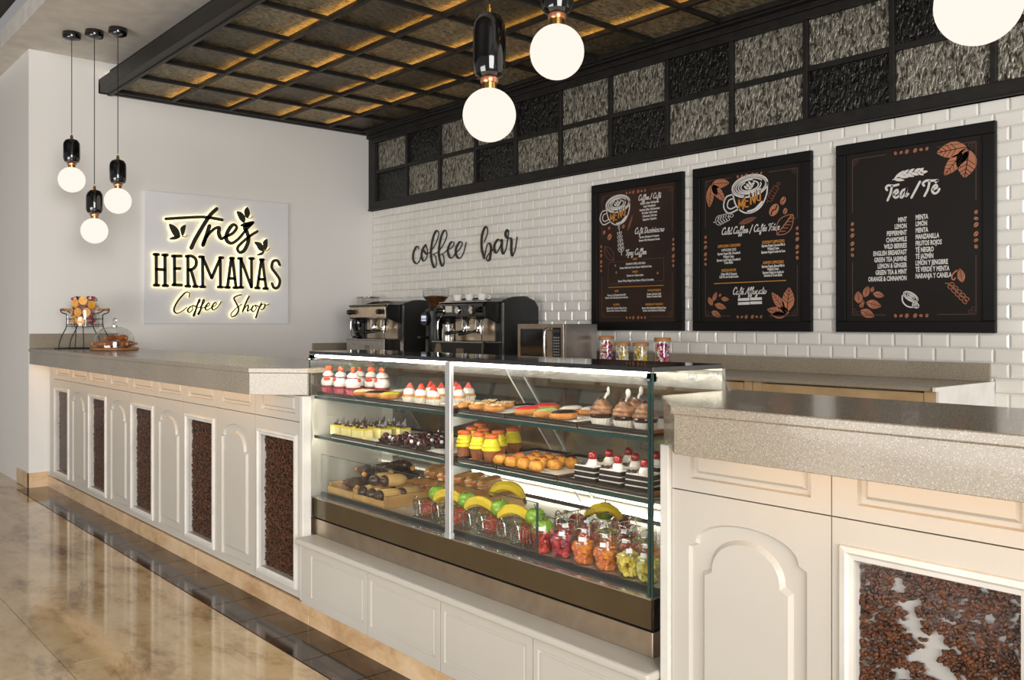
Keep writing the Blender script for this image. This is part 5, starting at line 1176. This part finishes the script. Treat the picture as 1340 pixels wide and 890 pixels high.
bn = ['first from the left, beside the rolls', 'second from the left, at the metal post', 'third from the left, right of the metal post', 'fourth from the left, beside the red fruit cups']
for k in range(4): basket('chrome wire fruit basket, '+bn[k], ed[k]+.006, ed[k+1]-.006, -2.895, -2.70)
basket('chrome wire fruit basket at the back, behind the fruit cups', 5.50, 5.74, -2.66, -2.46)
BAN = M('banana_peel', (238, 206, 48), .45, nscale=6, col2=(226, 188, 40)); GAP = M('green_apple', (126, 178, 44), .25, nscale=9, col2=(150, 190, 60), coat=.3); RAP = M('red_apple', (172, 36, 30), .25, nscale=9, col2=(206, 84, 50), coat=.3); STEMM = M('brown_stem', (80, 60, 34), .7)
def banana():
    t = thing('banana', '', 'banana'); m = MB(); pts = []; rad = []
    for k in range(15):
        a = PI*(.12+.76*k/14); pts.append((-.062*math.cos(a), 0, .052*math.sin(a)-.018)); q = abs(k/14-.5)*2; rad.append(.0165*(1-.62*q**3.5))
    m.tube(pts, rad, 7); m.build('peel', BAN, t, smooth=True, auto=20)
    m = MB(); p = pts[-1]; m.tube([p, (p[0]+.006, 0, p[2]-.016)], [.006, .0045], 6); m.build('stalk', STEMM, t)
    m = MB(); p = pts[0]; m.sphere((p[0]-.001, 0, p[2]-.002), .0062, 8, 5); m.build('tip', STEMM, t); return t
def apple(matl, nm_):
    t = thing(nm_, '', 'apple'); R = .036; prof = []
    for k in range(17):
        a = PI*k/16; r = R*math.sin(a)*(1+.06*math.cos(a)); z = R-R*.93*math.cos(a)
        if a < .5: z += .006*(1-a/.5)
        if a > 2.5: z -= .014*((a-2.5)/.64)**1.5
        prof.append((max(.0008, r), z-.006+.002))
    m = MB(); m.lathe(prof, n=24); m.build('skin', matl, t, smooth=True, auto=80)
    m = MB(); m.tube([(0, 0, .055), (.002, 0, .068), (.005, 0, .077)], .0016, 6); m.build('stem', STEMM, t); return t
ba, ga, ra = banana(), apple(GAP, 'green_apple'), apple(RAP, 'red_apple')
bz = DECK+.006
for k in range(4):
    xc = (ed[k]+ed[k+1])/2; w_ = ed[k+1]-ed[k]; wh = ['the first wire basket from the left', 'the wire basket at the metal post', 'the third wire basket from the left', 'the fourth wire basket, beside the red fruit cups'][k]
    sc_ = min(1, w_/.19)
    place(ra, (xc-w_*.22, -2.855, bz), k, 'red apple in front in '+wh, 'apples', .95)
    place(ga, (xc-w_*.3, -2.80, bz+.048), k+1, 'green apple in '+wh if k != 3 else 'green apple on the left in '+wh, 'apples', 1)
    place(ra, (xc+w_*.24, -2.75, bz), k+2, 'red apple at the back in '+wh, 'apples', .95)
    if k < 3: place(ba, (xc+w_*.22, -2.82, bz+.056), [.35, .3, .32][k], 'curved yellow banana resting on the apples in '+wh, 'bananas', 1.15)
    else: place(ga, (xc+w_*.2, -2.845, bz+.024), .3, 'bright green apple on the right in '+wh, 'apples', 1.1)
place(ba, (xat(664, -2.66), -2.66, bz+.085), .35, 'large bright banana at the back, above the third wire basket', 'bananas', 1.25)
place(ra, (5.56, -2.60, bz), 0, 'red apple in the back wire basket behind the fruit cups', 'apples')
place(ga, (5.62, -2.52, bz+.04), 1, 'pale green apple heaped at the back, touching a banana', 'apples')
place(ba, (5.67, -2.58, bz+.062), .5, 'yellow banana at the back, beside the pale green apple', 'bananas', 1.1)
place(ra, (5.68, -2.50, bz), 2, 'red apple under the banana in the back wire basket', 'apples')
STK = M('white_sticker', (240, 240, 238), .5); STKT = M('sticker_print', (120, 120, 124), .5); LIDH = M('dark_slot', (60, 70, 72), .3)
def fruitcup(seed, mats):
    t = thing('fruit_cup', '', 'fruit cup')
    m = MB(); m.lathe([(.001, 0), (.0275, 0), (.0405, .066), (.042, .07), (.039, .07), (.0385, .066), (.0258, .002), (.001, .002)], n=28); m.build('clear_cup', CLEAR2, t, smooth=True)
    m = MB(); m.lathe([(.0435, .067), (.0435, .073), (.0415, .077), (.0395, .092), (.033, .108), (.021, .12), (.009, .1245)], n=28); l = m.build('dome_lid', CLEAR2, t, smooth=True)
    m = MB(); m.lathe([(.009, .124), (.0095, .126), (.001, .1265)], n=12); m.build('lid_slot', LIDH, l)
    rnd = random.Random(seed)
    for mt in mats:
        m = MB()
        for _ in range(46):
            z = rnd.uniform(.009, .066); R = .0262+.0125*z/.066-.0065; a, rr = rnd.uniform(0, 2*PI), R*math.sqrt(rnd.uniform(.45, 1)); s_ = rnd.uniform(.012, .018)
            m.obox((rr*math.cos(a), rr*math.sin(a), z), s_, s_, s_*.8, rnd.uniform(0, 3), rnd.uniform(0, 3), rnd.uniform(0, 3))
        c = m.build('fruit_pieces', mt, t, bevel=.0025); c['kind'] = 'stuff'
    m = MB(); vs = []
    for k in range(5):
        a = -PI/2-.22+.44*k/4+.55
        for z, r_ in ((.0785, .0418), (.0915, .0400)): vs.append((r_*math.cos(a), r_*math.sin(a), z))
    m.add(vs, [(2*k, 2*k+2, 2*k+3, 2*k+1) for k in range(4)]); m.build('sticker', STK, t)
    return t
FR = M('red_fruit', (186, 34, 36), .25, nscale=30, col2=(214, 80, 70), coat=.3); FP = M('purple_red_fruit', (150, 34, 60), .25, nscale=30, col2=(196, 90, 110), coat=.3); FO = M('orange_fruit', (238, 152, 44), .25, nscale=30, col2=(230, 120, 40), coat=.3); FY = M('yellow_fruit', (232, 206, 62), .3, nscale=30, col2=(238, 220, 110), coat=.3); FG = M('pale_fruit', (222, 214, 140), .3, nscale=30, col2=(206, 206, 120), coat=.3); FS = M('salmon_fruit', (226, 120, 76), .3, nscale=30, col2=(232, 150, 100), coat=.3)
cups = dict(red=fruitcup(1, (FR, FR)), purple=fruitcup(2, (FP, FR)), orange=fruitcup(3, (FO, FS)), yellow=fruitcup(4, (FY, FY)), pale=fruitcup(5, (FG, FY)), mixed=fruitcup(6, (FS, FR)))
for kind, px, y, lb in (('red', 711, -2.875, 'front cup of red fruit, leftmost, under the low glass edge'), ('purple', 736, -2.875, 'front cup of purple red fruit with clouded dome lid'), ('orange', 764, -2.875, 'front cup of orange fruit, left of the other orange one'), ('orange', 793, -2.875, 'front cup of orange fruit, next to the yellow fruit cubes'), ('yellow', 823, -2.875, 'front cup of bright yellow fruit cubes'), ('pale', 848, -2.875, 'front cup of pale yellow fruit at the right glass edge'),
                        ('red', 741, -2.785, 'second row cup of red fruit, behind the purple red cup'), ('mixed', 769, -2.785, 'second row cup of salmon and red fruit behind the orange cup'), ('orange', 797, -2.785, 'second row cup of orange fruit, in the middle'), ('mixed', 823, -2.785, 'second row cup of salmon fruit behind the yellow cubes'), ('orange', 849, -2.785, 'second row cup of orange fruit at the right glass edge'),
                        ('mixed', 769, -2.695, 'third row cup of salmon fruit, farthest left, near the back banana'), ('pale', 794, -2.695, 'third row cup of pale fruit, second from left'), ('mixed', 819, -2.695, 'third row cup of salmon fruit, third from left'), ('pale', 844, -2.695, 'third row cup of pale fruit, farthest right')):
    place(cups[kind], (xat(px, y), y, DECK+.0005), random.uniform(-.2, .2), 'domed fruit cup: '+lb, 'dome lidded fruit cups')

# ------------------------------------------------------------------ on the left worktop: dome of croissants and drinks dispenser
WT = 1.1042
dx, dy = .86, -2.78
t = thing('cake_dome', 'clear glass dome with wire loop handle covering croissants on a round wooden board', 'cake dome', (dx, dy, WT))
m = MB(); m.lathe([(.001, 0), (.16, 0), (.168, .005), (.168, .016), (.16, .02), (.001, .02)], (dx, dy, WT), 40); m.build('wooden_board', WOOD, t, smooth=True)
m = MB(); m.lathe([(.142, .021), (.142, .06), (.134, .1), (.115, .135), (.085, .16), (.045, .172), (.001, .175), (.001, .172), (.045, .169), (.083, .157), (.112, .133), (.131, .099), (.139, .06), (.139, .021)], (dx, dy, WT), 40); m.build('glass_cover', CLEAR2, t, smooth=True)
m = MB(); m.lathe([(.001, .174), (.02, .174), (.02, .184), (.001, .185)], (dx, dy, WT), 16); k_ = m.build('metal_boss', CHROME, t, smooth=True)
m = MB(); m.tube([(dx+.653*a, dy+.757*a, WT+z) for a, z in ((0, .184), (-.012, .205), (-.010, .228), (.004, .238), (.014, .224), (.008, .203), (.001, .186))], .0028, 8, 5); m.build('loop_handle', CHROME, k_, smooth=True)
gc = croissant(M('golden_croissant', (190, 112, 50), .4, nscale=20, col2=(150, 76, 28), coat=.2)); gc.name = 'golden_croissant'
for k in range(6):
    a = k*PI/3+.3; place(gc, (dx+.08*math.cos(a), dy+.08*math.sin(a), WT+.0205), a+PI/2, None, 'golden croissants under the glass dome', 1.3)
    gcs = [o for o in bpy.data.objects if o.get('category') == 'croissant' and not o.get('label')]
    for o in gcs: o['label'] = 'golden croissant under the glass dome, '+('at the right side', 'at the back right', 'at the back left', 'at the left side', 'in front at left', 'in front at right')[k]
for k in range(2):
    place(gc, (dx+.035*(2*k-1), dy+.03*(2*k-1), WT+.066), .9+k, 'golden croissant heaped on top under the glass dome, '+('nearer the wall' if k == 0 else 'nearer the display case'), 'golden croissants under the glass dome', 1.2)
ddx, ddy = .32, -2.84
R_ = (.653, .757); Q_ = (-.757, .653)
def dl(a, b, z): return (ddx+R_[0]*a+Q_[0]*b, ddy+R_[1]*a+Q_[1]*b, WT+z*1.15)
st = thing('dispenser_stand', 'black wire stand with wooden handles holding the glass drinks dispenser', 'stand', (ddx, ddy, WT)); IRON = M('black_iron', (26, 25, 25), .5)
for s in (-1, 1):
    for b in (-.085, .085):
        m = MB(); m.tube([dl(s*.165, b, .006), dl(s*.15, b, .07), dl(s*.105, b, .15), dl(s*.1, b, .21), dl(s*.105, b, .235), dl(s*.15, b*.8, .248), dl(s*.172, b*.5, .268)], .0042, 8, 5); m.build('leg', IRON, st, smooth=True)
    m = MB(); m.tube([dl(s*.172, -.0425, .268), dl(s*.172, .0425, .268)], .004, 8); h = m.build('handle_bar', IRON, st)
    m = MB(); m.tube([dl(s*.172, -.034, .268), dl(s*.172, .034, .268)], .0115, 14); m.tube([dl(s*.172, 0, .268), dl(s*.105, 0, .268)], .0095, 12); m.build('wooden_grip', WOOD, h, smooth=True)
    m = MB(); m.tube([dl(s*.165, -.1, .004), dl(s*.165, .1, .004)], .0042, 8); m.build('foot_bar', IRON, st)
m = MB(); m.tube([dl(-.19, -.1, .004), dl(.19, -.1, .004)], .0042, 8); m.tube([dl(-.165, .1, .004), dl(.165, .1, .004)], .0042, 8); m.build('foot_bar', IRON, st)
m = MB()
for z in (.155, .168, .205): m.tube([dl(-.103, -.09, z), dl(.103, -.09, z), dl(.103, .09, z), dl(-.103, .09, z)], .003, 8, closed=True)
for a in (-.04, .04): m.tube([dl(a, -.09, .155), dl(a, -.09, .205)], .003, 6); m.tube([dl(a, -.09, .155), dl(a, .09, .155)], .003, 6)
m.build('cradle', IRON, st)
for s in (-1, 1):
    m = MB(); m.tube([dl(s*.028, -.09, .155), dl(s*.03, -.088, .08), dl(s*.034, -.09, .005)], .0038, 8, 5); m.build('centre_leg', IRON, st, smooth=True)
j = thing('drinks_dispenser', 'clear glass drinks dispenser jar filled with orange slices, red fruit and ice', 'dispenser', dl(0, 0, .158))
def lz(m, mt, nm_, p=j): return m.build(nm_, mt, p, smooth=True)
m = MB(); m.lathe([(.001, .16), (.092, .16), (.102, .175), (.104, .23), (.104, .32), (.098, .345), (.085, .362), (.082, .378), (.079, .378), (.082, .36), (.095, .343), (.1005, .32), (.1005, .175), (.001, .166)], dl(0, 0, 0), 36); lz(m, CLEAR2, 'glass_jar')
m = MB(); m.lathe([(.001, .378), (.078, .378), (.08, .386), (.05, .392), (.001, .393)], dl(0, 0, 0), 28); lid = lz(m, STEEL, 'metal_lid')
for s in (-1, 1):
    m = MB(); m.lathe([(.001, .392), (.016, .392), (.028, .404), (.028, .414), (.001, .415)], dl(s*.045, 0, 0), 14); lz(m, M('lid_knob', (84, 82, 80), .35, .7), 'lid_knob', lid)
m = MB(); m.tube([dl(-.085, -.058, .195), dl(-.1, -.075, .195)], .008, 10); m.tube([dl(-.1, -.075, .225), dl(-.1, -.075, .165)], .009, 10); lz(m, CHROME, 'tap')
rnd = random.Random(9)
m = MB(); m2 = MB(); m3 = MB(); m4 = MB()
for a, z in ((-.35, .31), (.3, .33), (-.12, .25), (.55, .25), (.1, .19), (-.5, .2), (.95, .3), (-.95, .26)):
    ang = -PI/2+a; p = (.0975*math.sin(a), -.0975*math.cos(a)); r_ = .03
    b0 = len(m.v); m.lathe([(.001, 0), (r_, 0), (r_, .004), (.001, .004)], n=20)
    def tf(v, a=a, p=p, z=z): x, y, q = v; return dl(p[0]+x*math.cos(a)+q*-math.sin(a)*1, p[1]+x*math.sin(a)+q*math.cos(a), z+y)
    m.v[b0:] = [tf(v) for v in m.v[b0:]]
    b0 = len(m2.v); m2.lathe([(.001, 0), (r_*.84, 0), (r_*.84, .006), (.001, .006)], (0, 0, -.0012), 20); m2.v[b0:] = [tf(v) for v in m2.v[b0:]]
for _ in range(44):
    a, z, rr = rnd.uniform(-1.4, 1.4), rnd.uniform(.18, .35), rnd.uniform(.075, .09); m3.sphere(dl(rr*math.sin(a), -rr*math.cos(a), z), .0125, 8, 6)
for _ in range(120):
    a, z, rr = rnd.uniform(0, 2*PI), rnd.uniform(.175, .35), rnd.uniform(.02, .088); m4.obox(dl(rr*math.sin(a), -rr*math.cos(a), z), .022, .022, .022, rnd.uniform(0, 3), rnd.uniform(0, 3), rnd.uniform(0, 3))
o_ = m.build('orange_slices', M('orange_rind', (246, 186, 90), .4), j); m2.build('orange_pulp', M('orange_pulp', (244, 158, 44), .3, nscale=40, col2=(250, 190, 80)), o_)
lz(m3, M('red_berry', (196, 46, 44), .3), 'red_fruit')['kind'] = 'stuff'; m4.build('ice_cubes', M('ice', (226, 190, 180), .15), j)['kind'] = 'stuff'
